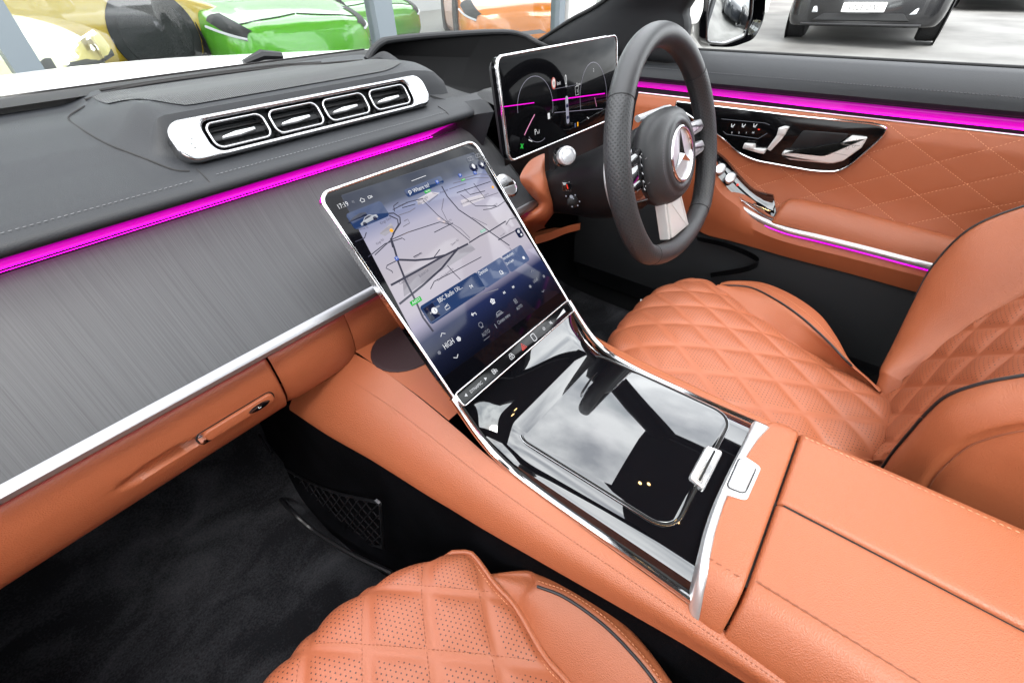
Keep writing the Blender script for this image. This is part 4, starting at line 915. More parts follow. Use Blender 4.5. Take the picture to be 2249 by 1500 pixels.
mb.build('map_marker', orange_m, disp)
mb = MB(); 
for x, y in ((460, 699), (675, 293), (797, 258), (876, 245)): a, b = c3(x, y); mb.plate(S, rrect(a-.0024, b-.0024, a+.0024, b+.0024, .0005), .0014, .0017, .0001)
mk = mb.build('parking_marker', emit('ui_blue', (.03, .09, .42), .5), disp)
mb = MB()
for x, y in ((460, 699), (675, 293), (797, 258), (876, 245)): a, b = c3(x, y); text(mb, 'P', S, a, b-.0015, .0042, .0019, 0, 'c')
mb.build('parking_letter', white_m, mk)
# little silver saloon in the card
a, b = c3(312, 492); k_ = .0125
body = [(-1, -.15), (-.98, .10), (-.62, .20), (-.25, .48), (.28, .50), (.62, .26), (.97, .16), (1., -.05), (.98, -.2)]
mb = MB(); mb.plate(S, [(a+p*k_, b+q*k_*.85-.0008+p*.0012) for p, q in body], .0014, .0019, .0001); sal = mb.build('saloon_picture', emit('ui_silver', (.45, .47, .52), .42), car_card)
mb = MB(); mb.plate(S, [(a+p*k_, b+q*k_*.85-.0008+p*.0012) for p, q in [(-.5, .22), (-.22, .42), (.22, .43), (.46, .24)]], .0018, .0021, .0001)
for wx in (-.62, .62): mb.plate(S, [(a+(wx+.2*math.cos(t*math.pi/6))*k_, b-.0024+wx*.0012+.2*math.sin(t*math.pi/6)*k_) for t in range(12)], .0018, .0021, .0001)
mb.build('saloon_glass', navy_m, sal)
mb = MB(); a0_, b0_ = c3(192, 505); mb.plate(S, [(a0_+.001, b0_-.002), (a0_+.028, b0_-.0022), (a0_+.028, b0_+.002), (a0_+.020, b0_+.0035), (a0_+.01, b0_+.0015)], .0013, .0015, .0001); mb.build('card_landscape', emit('ui_dark_blue', (.018, .025, .06), .42), car_card)

# ---- control bar at the screen's foot
SB = Plane((0, .2815, .7098), (1, 0, 0), SU.lerp(V((0, 1, .45)).normalized(), .25))
mb = MB(); mb.frame(SB, rrect(-.1265, -.0125, .1265, .0085, .005, 6), rrect(-.1245, -.0105, .1245, .0066, .0035, 6), -.006, .0042, .001, 3); mb.build('bar_frame', chrome, ts, 50)
mb = MB(); mb.plate(SB, rrect(-.1255, -.0115, .1255, .0075, .004), -.006, .0028, .0005); bar = mb.build('control_bar', panel_black, ts)
def bu(x, y): return SB.uv((680+x/2.419, 280+y/2.419), .003)
mb = MB(); dsz = .0058
text(mb, 'DYNAMIC', SB, -.096, -.0045, dsz, .0031, 0, 'c', .85)
for xx, d in ((-.1145, -1), (-.0775, 1)): mb.add([SB.at(xx-d*.0018, .0002, .0031), SB.at(xx-d*.0018, -.0044, .0031), SB.at(xx+d*.0022, -.0021, .0031)], [(0, 1, 2)])
def ic(mb, lines, a, b, k, wd):
    for l in lines: strip(mb, SB, [(a+p*k, b+q*k) for p, q in l], wd, .0031)
ic(mb, [[(-.8, -.7), (-.8, .7), (.1, .7), (.1, -.7), (-.8, -.7)], [(.2, .3), (.9, 0), (.9, -.7), (.2, -.3)], [(-.6, .3), (0, -.3)]], -.060, -.002, .0042, .0010)
ic(mb, [[(-1, -.2), (-.7, .3), (-.5, .9), (.5, .9), (.7, .3), (1, -.2), (.9, -.8), (-.9, -.8), (-1, -.2)], [(-.7, .3), (.7, .3)], [(-.4, -.3), (.4, -.3)]], -.024, -.002, .0042, .0009)
ic(mb, [rrect(-.7, -1, .7, 1, .35, 3)+[rrect(-.7, -1, .7, 1, .35, 3)[0]]], .027, -.002, .0052, .0010)
ic(mb, [circ(.7, 12, 120, 420), [(0, .3), (0, 1)]], .052, -.002, .0028, .0008)
ic(mb, [[(-.7, -.3), (-.7, .3), (-.2, .3), (.4, .8), (.4, -.8), (-.2, -.3), (-.7, -.3)], [(-.9, .9), (.8, -.9)]], .070, -.002, .0030, .0008)
mb.add([SB.at(.082, -.004, .0031), SB.at(.108, -.004, .0031), SB.at(.108, .0015, .0031)], [(0, 1, 2)]); mb.build('bar_symbol', white_m, bar)
mb = MB(); ic(mb, [[(-1, -.8), (1, -.8), (0, 1), (-1, -.8)], [(-.4, -.45), (.4, -.45), (0, .25), (-.4, -.45)]], .002, -.002, .0048, .0010); mb.build('hazard_symbol', red_m, bar)
# ================================================================== driver's display
dd = thing('driver_display', 'wide black driver display with thin silver rim behind the steering wheel', 'display', (.355, .44, .86))
D = Plane((.3555, .450, .953), (1, 0, 0), (0, .020, .136))
DW, DH = .1765, .0705
mb = MB(); mb.frame(D, rrect(-DW, -DH, DW, DH, .015, 8), rrect(-DW+.0035, -DH+.0035, DW-.0035, DH-.0035, .0115, 8), -.003, .002, .0016, 3); mb.build('display_frame', chrome, dd, 50)
mb = MB(); mb.plate(D, rrect(-DW+.002, -DH+.002, DW-.002, DH-.002, .013, 8), -.012, .0008, .0003); dg = mb.build('display_glass', plain('display_black_glass', (.002, .002, .0025), .05, Specular_IOR_Level=.06), dd)
mb = MB(); mb.plate(D, rrect(-DW+.006, -DH+.006, DW-.006, DH-.006, .012), -.020, -.006, .006); mb.build('display_back', blk_plastic, dd)
mb = MB(); mb.box(D.at(.05, -DH-.02, -.030), .07, .035, .006, (D.u, D.v, D.n)); mb.build('display_stand', blk_plastic, dd)
dpx = lambda x, y: D.uv((1060+x*320/1412, 40+y*340/1500))
mb = MB()
def arcline(cx, cy, rx, ry, a0, a1, wd, n=30): strip(mb, D, [dpx(cx+rx*math.cos(R(a0+(a1-a0)*k/n)), cy-ry*math.sin(R(a0+(a1-a0)*k/n))) for k in range(n+1)], wd, .0010)
gl_ = emit('dial_grey', (.35, .34, .42), .35); gw = emit('dial_white', (.8, .8, .82), .4)
arcline(505, 860, 172, 296, -12, 192, .0008); arcline(1070, 780, 130, 350, -20, 200, .0008)
arcline(525, 1120, 85, 82, 200, 330, .0006)
strip(mb, D, [dpx(690, 918), dpx(1160, 878)], .0007, .001); strip(mb, D, [dpx(690, 690), dpx(900, 650)], .0004, .001); mb.build('dial_ring', gl_, dg)
mb = MB(); strip(mb, D, [dpx(170, 865), dpx(495, 822)], .0012, .001); strip(mb, D, [dpx(668, 800), dpx(1180, 732)], .0016, .001); mb.build('magenta_horizon', emit('dial_magenta', (1, 0, .75), .55), dg)
mb = MB(); strip(mb, D, [dpx(400, 1135), dpx(425, 1080), dpx(470, 990), dpx(500, 935)], .0016, .0011); strip(mb, D, [dpx(1080, 770), dpx(1100, 860)], .0009, .0011); mb.build('dial_needle', emit('dial_pink', (.9, .35, .6), .4), dg)
mb = MB(); text(mb, '0', D, *dpx(803, 650), .022, .0011, 0, 'c', .62); text(mb, 'mph', D, *dpx(806, 668), .0045, .0011, 0, 'c', .8)
text(mb, 'P', D, *dpx(500, 1135), .012, .0011); text(mb, 'x1', D, *dpx(525, 1125), .008, .0011); text(mb, '2', D, *dpx(1070, 520), .007, .0011, 0, 'c'); text(mb, 'limit', D, *dpx(715, 655), .008, .0011, 0, 'l', .8)
text(mb, 'Zone', D, *dpx(902, 662), .0065, .0011); a, b = dpx(910, 705); strip(mb, D, [(a-.0055, b-.0065), (a+.0055, b-.0065), (a+.0055, b+.0065), (a-.0055, b+.0065)], .0008, .0011, True); text(mb, '1', D, a, b-.003, .008, .0011, 0, 'c')
a, b = dpx(640, 940); mb.plate(D, rrect(a-.004, b-.006, a+.002, b+.003, .001), .0008, .0011, .0001); strip(mb, D, [dpx(440, 1180), dpx(475, 1197)], .0016, .0011); strip(mb, D, [dpx(1008, 960), dpx(1025, 978)], .0012, .0011); mb.build('dial_text', gw, dg)
a, b = dpx(683, 635); mb = MB(); mb.plate(D, [(a+.006*math.cos(k*math.pi/10), b+.0085*math.sin(k*math.pi/10)) for k in range(20)], .0008, .0012, .0001); sg = mb.build('speed_sign', emit('sign_red', (.55, .12, .10), .4), dg)
mb = MB(); mb.plate(D, [(a+.0042*math.cos(k*math.pi/10), b+.0064*math.sin(k*math.pi/10)) for k in range(20)], .0011, .0014, .0001); sg2 = mb.build('sign_face', emit('sign_white', (.75, .72, .68), .4), sg)
mb = MB(); text(mb, '30', D, a, b-.002, .0065, .0016, 0, 'c', .8); mb.build('sign_number', navy_m, sg)
a, b = dpx(816, 893); mb = MB(); mb.plate(D, rrect(a-.0042, b-.0215, a+.0042, b+.0215, .004), .0008, .0012, .0002); cs = mb.build('car_symbol', emit('dial_car', (.36, .36, .45), .35), dg)
mb = MB(); mb.plate(D, rrect(a-.0034, b+.004, a+.0034, b+.010, .0012), .0011, .0014, .0001); mb.plate(D, rrect(a-.0034, b-.014, a+.0034, b-.009, .0012), .0011, .0014, .0001); mb.build('car_window', navy_m, cs)
a, b = dpx(376, 1242); mb = MB(); 
for k in range(4): strip(mb, D, [(a, b), (a+.0048*math.cos(R(30+k*90)), b+.0048*math.sin(R(30+k*90)))], .0018, .0011)
mb.build('green_fan_symbol', green_m, dg)
for x, y, mt in ((893, 1040, card2_m), (918, 1030, orange_m)):
    a, b = dpx(x, y); mb = MB(); mb.plate(D, rrect(a-.0015, b-.0035, a+.0015, b+.0035, .0005), .0008, .0011, .0001); mb.build('fuel_symbol', mt, dg)

# ================================================================== steering column
colm = thing('steering_column', 'black plastic steering column with silver-tipped stalks', 'steering column', (.38, .36, .78))
TW = R(18.5)
WN = V((0, -math.cos(TW), math.sin(TW))); WV = V((0, math.sin(TW), math.cos(TW)))
W = Plane((.38, .262, .874), (1, 0, 0), WV)
mb = MB()
def ellr(h, rx, rt, rb, cy=0, n=36):
    return [W.at(rx*math.copysign(abs(math.cos(t))**.75, math.cos(t)), cy+(rt if math.sin(t) > 0 else rb)*math.copysign(abs(math.sin(t))**.75, math.sin(t)), h) for t in [2*math.pi*k/n for k in range(n)]]
mb.grid([ellr(-.026, .060, .055, .06), ellr(-.034, .068, .058, .068), ellr(-.06, .074, .056, .078, -.005), ellr(-.10, .078, .050, .080, -.008), ellr(-.14, .077, .044, .076, -.01), ellr(-.19, .068, .035, .066, -.01), ellr(-.26, .058, .02, .055, -.01)], False, True)
mb.build('column_shroud', blk_plastic, colm)
# left-hand stalk with its silver end
k0 = P(1246, 342, y=.372); kd = V((-.62, -.62, .30)).normalized()
mb = MB(); mb.lathe(k0, kd, [(.0085, -.075), (.0085, -.022), (.0105, -.018), (.0125, -.014)], 24); stalk = mb.build('stalk', blk_plastic, colm)
mb = MB(); mb.lathe(k0, kd, [(.0125, -.020), (.0138, -.018), (.0140, -.005), (.0132, .0015), (.0105, .003), (.0098, .0012), (.0092, .0012), (.0088, .0035), (.003, .0045), (0, .0046)], 30); mb.build('stalk_tip', silver, stalk)
mb = MB(); mb.lathe(k0-kd*.024, kd, [(.016, -.012), (.0165, -.006), (.0135, 0)], 24); mb.build('stalk_collar', gloss, stalk)
# light switch and adjuster on the side of the shroud
swp = Plane(P(1250, 425, y=.385), (.55, -.83, 0), (0, .25, 1))
mb = MB(); mb.plate(swp, rrect(-.010, .004, .006, .020, .003), -.006, .004, .001); sw = mb.build('column_switch', gloss, colm)
mb = MB(); strip(mb, swp, [(-.001, .0085), (-.002, .016)], .0016, .0042); mb.build('switch_mark', red_m, sw)
mb = MB()
for a, b in ((-.006, -.004), (.010, -.002), (.006, -.008), (.016, -.013), (.012, -.020), (.002, -.022)): mb.plate(swp, [(a+.0012*math.cos(k*math.pi/4), b+.0012*math.sin(k*math.pi/4)) for k in range(8)], .003, .0044, .0001)
mb.plate(swp, [(.003+.003*math.cos(k*math.pi/6), -.005+.003*math.sin(k*math.pi/6)) for k in range(12)], .003, .0044, .0001); mb.build('switch_print', dim_m, colm)
mb = MB(); mb.lathe(swp.at(.004, -.015, -.002), swp.n, [(.010, 0), (.010, .004), (.007, .006), (0, .0062)], 20); mb.build('column_adjuster', blk_plastic, colm)
# silver shift paddles behind the rim
for s in (-1, 1):
    pth = catmull([W.at(s*.142, .045, -.028), W.at(s*.151, .02, -.030), W.at(s*.152, -.012, -.030), W.at(s*.144, -.045, -.030), W.at(s*.130, -.068, -.028)], 6)
    mb = MB(); mb.tube(pth, [.002+.0045*math.sin(math.pi*min(1, .12+i/len(pth)))**.7 for i in range(len(pth))], 10, flat=.5, up=WN); mb.build('shift_paddle', satin, colm)
# right-hand selector stalk
mb = MB(); q0 = P(1400, 262, y=.34); q1 = P(1462, 240, y=.315); mb.tube([q0, q0.lerp(q1, .5), q1], [.008, .0085, .0085], 14, flat=.7); mb.build('selector_stalk', silver, colm)
mb = MB(); mb.tube([q1, q1+(q1-q0).normalized()*.010], [.0085, .006], 14, flat=.7); mb.build('stalk_tip', satin, colm)

# ================================================================== steering wheel
wh = thing('steering_wheel', 'flat-bottomed black leather steering wheel with perforated grips and chrome star', 'steering wheel', W.at(0, -.15, 0))
def setuv(o, uvs):
    me = o.data; l = me.uv_layers.new(name='UVMap')
    for lp in me.loops: l.data[lp.index].uv = uvs[lp.vertex_index]
def rim_c(t):
    "centre line of the rim at angle t in degrees, flattened at the bottom"
    a, b = .1715*math.cos(R(t)), .1715*math.sin(R(t))
    if b < -.118: b = -.118-(-.118-b)*.62; 
    return a, b
def rim_seg(name, t0, t1, mat, fat=1.):
    n = int(abs(t1-t0)/2.5)+1; rows = []; uvs = []; s_ = 0; last = None
    for i in range(n+1):
        t = t0+(t1-t0)*i/n; a, b = rim_c(t); a1, b1 = rim_c(t-1); a2, b2 = rim_c(t+1)
        d = V((a2-a1, b2-b1, 0)).normalized(); ro = V((d.y, -d.x, 0))
        c = V((a, b, 0)); s_ += (c-last).length if last is not None else 0; last = c
        r_ = []; e = min(i, n-i); kf = fat*(.985 if e == 0 else 1.)
        for k in range(29):
            q = 2*math.pi*k/28+math.pi; x = (ro.x*math.cos(q)*.0165*kf+a, ro.y*math.cos(q)*.0165*kf+b); h = math.sin(q)*.0185*kf
            r_.append(W.at(x[0], x[1], h)); uvs.append((s_, k*.0042))
        rows.append(r_)
    mb = MB(); mb.grid(rows); o = mb.build(name, mat, wh, 60); setuv(o, uvs); return o
rim_seg('rim_top', 38, 142, wheel_leather)
rim_seg('rim_grip', 142, 232, wheel_perf, 1.02); rim_seg('rim_grip', -50, 38, wheel_perf, 1.02)
rim_seg('rim_bottom', 232, 310, wheel_leather)
mb = MB()
for t in (38, 142, 232, 310):
    a, b = rim_c(t); a1, b1 = rim_c(t-1); a2, b2 = rim_c(t+1); d = V((a2-a1, b2-b1, 0)).normalized(); ro = V((d.y, -d.x, 0))
    mb.tube([W.at(a+ro.x*math.cos(q)*.0165, b+ro.y*math.cos(q)*.0165, math.sin(q)*.0185) for q in [2*math.pi*k/28 for k in range(28)]], .0007, 5, True)
mb.build('rim_seam', gap_m, wh)
mb = MB(); 
for t0, t1 in ((-48, 36), (144, 230)):
    stitches(mb, [W.at(*[c*.906 for c in rim_c(t0+(t1-t0)*k/40)], -.001) for k in range(41)], lambda c: (W.o-c), .004, .0028, .0012, .0008, .5)
mb.build('rim_stitching', plain('black_thread', (.02, .02, .022), .6), wh, kind='stuff')
# airbag cover: a deep rounded drum with a raised ring round the emblem
def hubr(h, rx, ry, n=40, p=.8, cy=0): return [W.at(rx*math.copysign(abs(math.cos(t))**p, math.cos(t)), cy+ry*math.copysign(abs(math.sin(t))**p, math.sin(t)), h) for t in [2*math.pi*k/n for k in range(n)]]
mb = MB(); mb.grid([hubr(-.028, .070, .064), hubr(-.020, .084, .070), hubr(-.008, .090, .073), hubr(.004, .088, .0725, p=.85), hubr(.012, .080, .069, p=.9), hubr(.0175, .069, .064, p=.95), hubr(.0195, .062, .060, p=1), hubr(.0195, .058, .057, p=1), hubr(.0215, .056, .0555, p=1), hubr(.0235, .051, .051, p=1), hubr(.0225, .047, .047, p=1), hubr(.020, .044, .044, p=1)], False, True)
hub = mb.build('airbag_cover', wheel_leather, wh, 60)
mb = MB(); stitches(mb, [W.at(.0655*math.cos(2*math.pi*k/60), .0615*math.sin(2*math.pi*k/60), .0183) for k in range(61)], WN, .0042, .003, .0009, .0006); mb.build('cover_stitching', thread_b, hub, kind='stuff')
mb = MB(); mb.lathe(W.at(0, 0, 0), WN, [(.0435, .019), (.0435, .0225), (.0425, .0240), (.0405, .0245), (.0385, .0238), (.0378, .0215), (.0378, .020)], 48); em = mb.build('emblem_ring', chrome, wh, 60)
mb = MB(); mb.lathe(W.at(0, 0, 0), WN, [(.0382, .0200), (.02, .0206), (0, .0208)], 40); mb.build('emblem_disc', silver, em)
mb = MB()
for k in range(3):
    t = R(90+120*k); tip = W.at(.0380*math.cos(t), .0380*math.sin(t), .0222); c_ = W.at(0, 0, .0262)
    for sg_ in (-1, 1):
        q = W.at(.0085*math.cos(t+sg_*R(60)), .0085*math.sin(t+sg_*R(60)), .0212); mb.add([tip, c_, q], [(0, 1, 2)])
mb.build('emblem_star', chrome, em, 0)
# lower twin-blade spoke in silver
mb = MB(); mb.plate(W, rpoly([(-.036, -.058), (.012, -.062), (.036, -.132), (-.030, -.130)], .003), -.014, .006, .003, 3); lsp = mb.build('lower_spoke', door_silver, wh, 50)
mb = MB(); mb.plate(W, rpoly([(.016, -.062), (.0215, -.062), (.046, -.132), (.0395, -.133)], .002), -.012, .005, .002, 3); mb.build('spoke_blade', door_silver, lsp, 50)
mb = MB(); mb.plate(W, rpoly([(-.046, -.060), (-.040, -.059), (-.036, -.128), (-.042, -.128)], .002), -.012, .005, .002, 3); mb.build('spoke_blade', door_silver, lsp, 50)
# side spokes with black backing and silver button pods
for s in (-1, 1):
    mb = MB(); mb.plate(W, rpoly([(s*.07, .036), (s*.16, .020), (s*.165, -.030), (s*.075, -.048)], .006), -.022, -.004, .005, 3); sd = mb.build('side_spoke', gloss, wh, 50)
    for up_, (y0, y1) in enumerate(((.010, .030), (-.026, -.006))):
        ol_ = rpoly([(s*.074, y0), (s*.074, y1+.002), (s*.142, y1), (s*.152, y0+.006), (s*.140, y0)], .004)
        mb = MB(); mb.plate(W, ol_, -.006-.008*(s < 0), .0045-.009*(s < 0), .002, 3); pod = mb.build('button_pod', silver if s > 0 else gloss, sd, 50)
        mb = MB(); mb.plate(W, inset(ol_, .0035), .003-.009*(s < 0), .0052-.009*(s < 0), .0006); mb.build('pod_face', satin if s > 0 else gloss, pod)
        mb = MB(); strip(mb, W, [(s*.112, y0+.004), (s*.112, y1-.003)], .0010, .0055); strip(mb, W, [(s*.122, y0+.009), (s*.134, y0+.009)], .0012, .0055); strip(mb, W, [(s*.090, y0+.009), (s*.098, y0+.009)], .0012, .0055); mb.build('pod_print', plain('dark_print', (.05, .05, .055), .5), pod)
    mb = MB()
    for k in range(5):
        b_ = .022-.012*k; strip(mb, W, [(s*.083, b_), (s*.088, b_+.004)], .0012, -.0035); strip(mb, W, [(s*.090, b_-.002), (s*.093, b_+.002)], .0012, -.0035)
    mb.build('spoke_symbol', white_m, sd)
# ================================================================== driver's door
dr = thing('driver_door', 'tan quilted inner driver door with black top and magenta light strip', 'door', (.75, .1, .35))
DX = .75
class Side(Plane):
    "inner face of the door; a runs rearwards (-y), b runs up"
    def __init__(s, x): Plane.__init__(s, (x, 0, 0), (0, -1, 0), (0, 0, 1))
dp = Side(DX)      # normal of (-y, z) is -x: towards the cabin
def du(x, y, h=0): return dp.uv((x, y), h)
# shoulder pad under the window
mb = MB(); rows = []
for y in [.66-.03*i for i in range(46)]:
    rows.append([V((.835, y, .972)), V((.822, y, .9725)), V((.806, y, .968)), V((.785, y, .955)), V((.768, y, .9405)), V((.7605, y, .931)), V((.758, y, .922)), V((.764, y, .914)), V((.775, y, .911))])
mb.grid(rows); mb.build('shoulder_pad', blk_leather, dr)
mb = MB(); stitches(mb, [V((.7675-.0006, .62-.03*i, .9405)) for i in range(40)], V((-.7, 0, .7)), .0052, .0036, .0009, .0006); mb.build('shoulder_stitching', thread_b, dr, kind='stuff')
mb = MB(); mb.tube([V((.832, .7-.1*i, .9735)) for i in range(17)], .003, 8); mb.build('window_seal', matte_blk, dr)
# light strip and thin bright line under it
mb = MB(); rows = []
for i in range(40):
    y = .56-.03*i; k = .62+.38*smooth((.5-y)/.5)
    rows.append([V((.7625, y, .9115)), V((.7585, y, .908)), V((.758, y, .908-.0078*k)), V((.7595, y, .908-.0103*k)), V((.7602, y, .908-.0114*k)), V((.763, y, .908-.0124*k))])
mb.grid([r_[:4] for r_ in rows]); mb.build('light_strip', magenta_door, dr)
mb = MB(); mb.grid([r_[3:5] for r_ in rows]); mb.build('light_guide', magenta_door, dr)
mb = MB(); mb.grid([r_[4:6] for r_ in rows]); mb.build('light_edge', magenta_spill_door, dr)  # added emitter, hidden from view, that tints the door panel
mb = MB(); mb.tube([V((.7555, .50-.05*i, .8895)) for i in range(24)], .0014, 8); mb.build('bright_line', satin, dr)
mb = MB(); mb.box((.774, .05, .897), .004, .62, .024); mb.build('strip_backing', matte_blk, dr)
# quilted tan panel with its armrest scallop
def qpuff(s, t, w_, h_):
    a = s/w_+t/h_; b = s/w_-t/h_
    fa = abs((a % 1)-.5)*2; fb = abs((b % 1)-.5)*2          # 1 on a seam
    return (1-fa), (1-fb)
QW, QH = .109, .060
def panel_x(y, z):
    "cabin face of the panel: bulges gently and comes inboard towards its foot"
    return DX+.004-.006*smooth((.89-z)/.03)-.020*smooth((.76-z)/.12)+.01*smooth((z-.885)/.01)
mb = MB(); rows = []; puff = []
NY, NZ = 210, 70
for i in range(NY):
    y = .50-.0050*i; r_ = []
    for j in range(NZ):
        z = .890-.245*j/(NZ-1); a, b = qpuff(y+.0436, z-.8022+.035*(y+.0436), QW, QH); d = min(a, b)
        vis = smooth((.33-y)/.03)
        x = panel_x(y, z)-.0009*vis*(1-math.exp(-d*14)); r_.append(V((x, y, z))); puff.append(0.)
    rows.append(r_)
mb.grid(rows); mb.build('quilted_panel', tan_dk, dr, 80)
# stitched diamonds
mb = MB()
for fam in (1, -1):
    for k in range(-16, 17):
        pth = []
        for q in range(90):
            z = .888-.24*q/89; y = 0.
            for _ in range(3): y = QW*(k-fam*(z-.8022+.035*(y+.0436))/QH)-.0436
            if -.50 < y < .31: pth.append(V((panel_x(y, z)-.0001, y, z)))
        if len(pth) > 3: stitches(mb, pth, V((-1, 0, 0)), .0050, .0036, .0012, .0010)
mb.build('quilt_stitching', thread_t, dr, kind='stuff')
# gloss black control panel with silver rim
cp = [du(1566, 238), du(1750, 256), du(1920, 273), du(1948, 282), du(1936, 302), du(1868, 362), du(1838, 376), du(1790, 375), du(1660, 352), du(1622, 335), du(1595, 308), du(1572, 275)]
cp += []
front_ext = [(-.37, .878), (-.36, .845), (-.325, .825)]
cpo = rpoly([(-.40, .8805)]+[cp[1], cp[2]]+[cp[3], cp[4], cp[5], cp[6], cp[7], cp[8], cp[9], cp[10], (-.31, .8345), (-.40, .872)], [.002, .01, .01, .008, .008, .02, .02, .02, .03, .03, .03, .03, .002])
dq = Side(DX-.012)
cpo = [(a*(DX-.012+.36)/(DX+.36) , .0+1.10+(b-1.10)*(DX-.012+.36)/(DX+.36)) for a, b in cpo]
mb = MB(); mb.plate(dq, cpo, -.008, .0015, .001); ctl = mb.build('control_panel', panel_black, dr)
mb = MB(); mb.tube([dq.at(a, b, .0008) for a, b in inset(cpo, -.0008)], .0019, 8, True, up=V((1, 0, 0))); mb.build('panel_rim', chrome, ctl)
def dv(x, y, h=0): return dq.uv((1540+x*520/1857, 220+y*420/1500), h)
# seat-shaped switch: squab slider and backrest slider
def slab(name, pts, r, h0, h1, mat, par, bev=.002): 
    mb = MB(); mb.plate(dq, rpoly([dv(*p) for p in pts], r), h0, h1, bev, 3); return mb.build(name, mat, par, 50)
slab('seat_switch_cushion', [(330, 375), (345, 335), (430, 340), (430, 372), (520, 378), (500, 418), (450, 410)], .002, 0, .0085, door_silver, ctl)
slab('seat_switch_backrest', [(520, 380), (600, 270), (612, 215), (660, 200), (698, 208), (640, 300), (550, 395)], .002, 0, .0085, door_silver, ctl)
slab('seat_switch_knob', [(335, 372), (350, 330), (425, 338), (420, 380)], .002, .006, .0115, door_silver, ctl)
slab('seat_switch_knob', [(605, 265), (620, 210), (695, 205), (665, 270)], .002, .006, .0115, door_silver, ctl)
# release handle and its cup
slab('handle_cup', [(690, 385), (800, 235), (1170, 262), (1000, 415)], .006, .0002, .0022, blk_plastic, ctl, .0015)
slab('door_handle', [(635, 425), (655, 388), (960, 420), (1010, 408), (1185, 272), (1310, 285), (1265, 365), (1120, 470), (1040, 490), (940, 480)], .003, .003, .0105, door_silver, ctl, .003)
slab('handle_groove', [(640, 440), (700, 452), (960, 482), (1060, 488), (1000, 496), (700, 466)], .001, .002, .0035, silver, ctl, .0008)
mb = MB()
for l in ([(1100, 345), (1245, 360)], [(1005, 412), (1150, 435)]): strip(mb, dq, [dv(*p, .0105) for p in l], .0008, .0107)
for x, y in ((1220, 325), (1140, 390), (1190, 375)): text(mb, 'U', dq, *dv(x, y, .0105), .008, .0107, 0, 'c')
mb.build('handle_print', plain('grey_engraving', (.30, .29, .29), .4, .6), ctl)
mb = MB()
for x in (250, 335, 425):
    a, b = dv(x, 200); k = .0032
    for l in ([(-1, 1), (-.7, -.9), (.6, -.9)], [(-.4, -.3), (.5, -.3), (1., 1)]): strip(mb, dq, [(a+p*k, b+q*k) for p, q in l], .0012, .0018)
for x, s_ in ((240, '3'), (296, '2'), (352, '1'), (407, 'M')): text(mb, s_, dq, *dv(x, 262), .0050, .0018, 0, 'c')
mb.build('seat_print', white_m, ctl)
mb = MB(); a, b = dv(454, 230); mb.plate(dq, rrect(a-.002, b-.001, a+.002, b+.001, .0005), .0016, .002, .0001); mb.build('heater_light', red_m, ctl)
mb = MB(); strip(mb, dq, [dv(*p) for p in ((160, 148), (500, 180), (540, 195))], .0005, .0017); strip(mb, dq, [dv(*p) for p in ((175, 245), (200, 268), (450, 302), (520, 260))], .0005, .0017); mb.build('touch_outline', dim_m, ctl)
# armrest: padded leather block
AX = .700
arm = []
for px_t, px_b, bl in (((1693, 452), (1712, 492), 0), ((1700, 440), (1722, 496), .6), ((1716, 430), (1745, 502), 1), ((1780, 441), (1800, 516), 1), ((1900, 470), (1900, 542), 1), ((2000, 495), (1990, 566), 1), ((2100, 522), (2080, 590), 1), ((2200, 548), (2170, 612), 1)):
    T = P(*px_t, x=DX-.012); B = P(*px_b, x=AX); y = T.y*.5+B.y*.5
    t2, b2 = V((DX-.012, y, T.z)), V((AX, y, B.z)); o_ = [V((DX+.01, y, T.z-.012)), t2]
    if bl < .1: o_ += [t2.lerp(b2, k/5)+V((0, 0, -.004)) for k in range(1, 5)]
    else:
        c1, c2 = t2+V((-.012*bl, 0, .004*bl)), V((AX+.002, y, t2.z-.008*bl))
        for k in range(1, 9):
            t = k/9; o_.append(t2*(1-t)**3+c1*3*t*(1-t)**2+c2*3*t*t*(1-t)+b2*t**3)
    o_ += [b2, V((AX+.012, y, B.z-.006))]
    arm.append(resample(o_, 16))
arm = [list(q) for q in zip(*[catmull(c, 5) for c in zip(*arm)])]
mb = MB(); mb.grid(arm); k = len(arm)
mb.f.append(tuple(i*len(arm[0]) for i in range(k))); pad = mb.build('armrest_pad', tan, dr)
sl_ = catmull([P(1722, 489, x=AX-.002), P(1800, 508, x=AX-.002), P(1900, 534, x=AX-.002), P(2040, 571, x=AX-.002), P(2120, 592, x=AX-.002)], 6)
mb = MB(); stitches(mb, sl_, V((-1, 0, .2)), .0045, .003, .0009, .0006); mb.build('armrest_stitching', thread_d, pad, kind='stuff')
# bright moulding that sweeps along the armrest, with a light line below it
mo = [(1480, 250, .742), (1530, 325, .738), (1568, 392, .730), (1600, 432, .722), (1650, 472, .712), (1720, 503, .702), (1800, 523, .699), (1900, 548, .698), (2045, 586, .698), (2150, 612, .698)]
mpath = catmull([P(a, b, x=x) for a, b, x in mo], 8)
mb = MB(); mb.tube([p+V((.001, 0, .0)) for p in mpath], .0068, 12, flat=.8, up=V((1, 0, 0))); mb.build('armrest_moulding', satin, dr)
mb = MB(); mb.tube([p+V((.002, 0, -.0085)) for p in mpath], .0022, 6); mb.build('armrest_light', emit('magenta_dim', (.85, 0, .85), .55), dr)
mo2 = [(1490, 235, .744), (1538, 312, .740), (1575, 378, .733), (1612, 424, .726), (1660, 462, .718), (1712, 490, .708)]
mb = MB(); mb.tube(catmull([P(a, b, x=x) for a, b, x in mo2], 8), .0022, 8); mb.build('switch_moulding', chrome, dr)
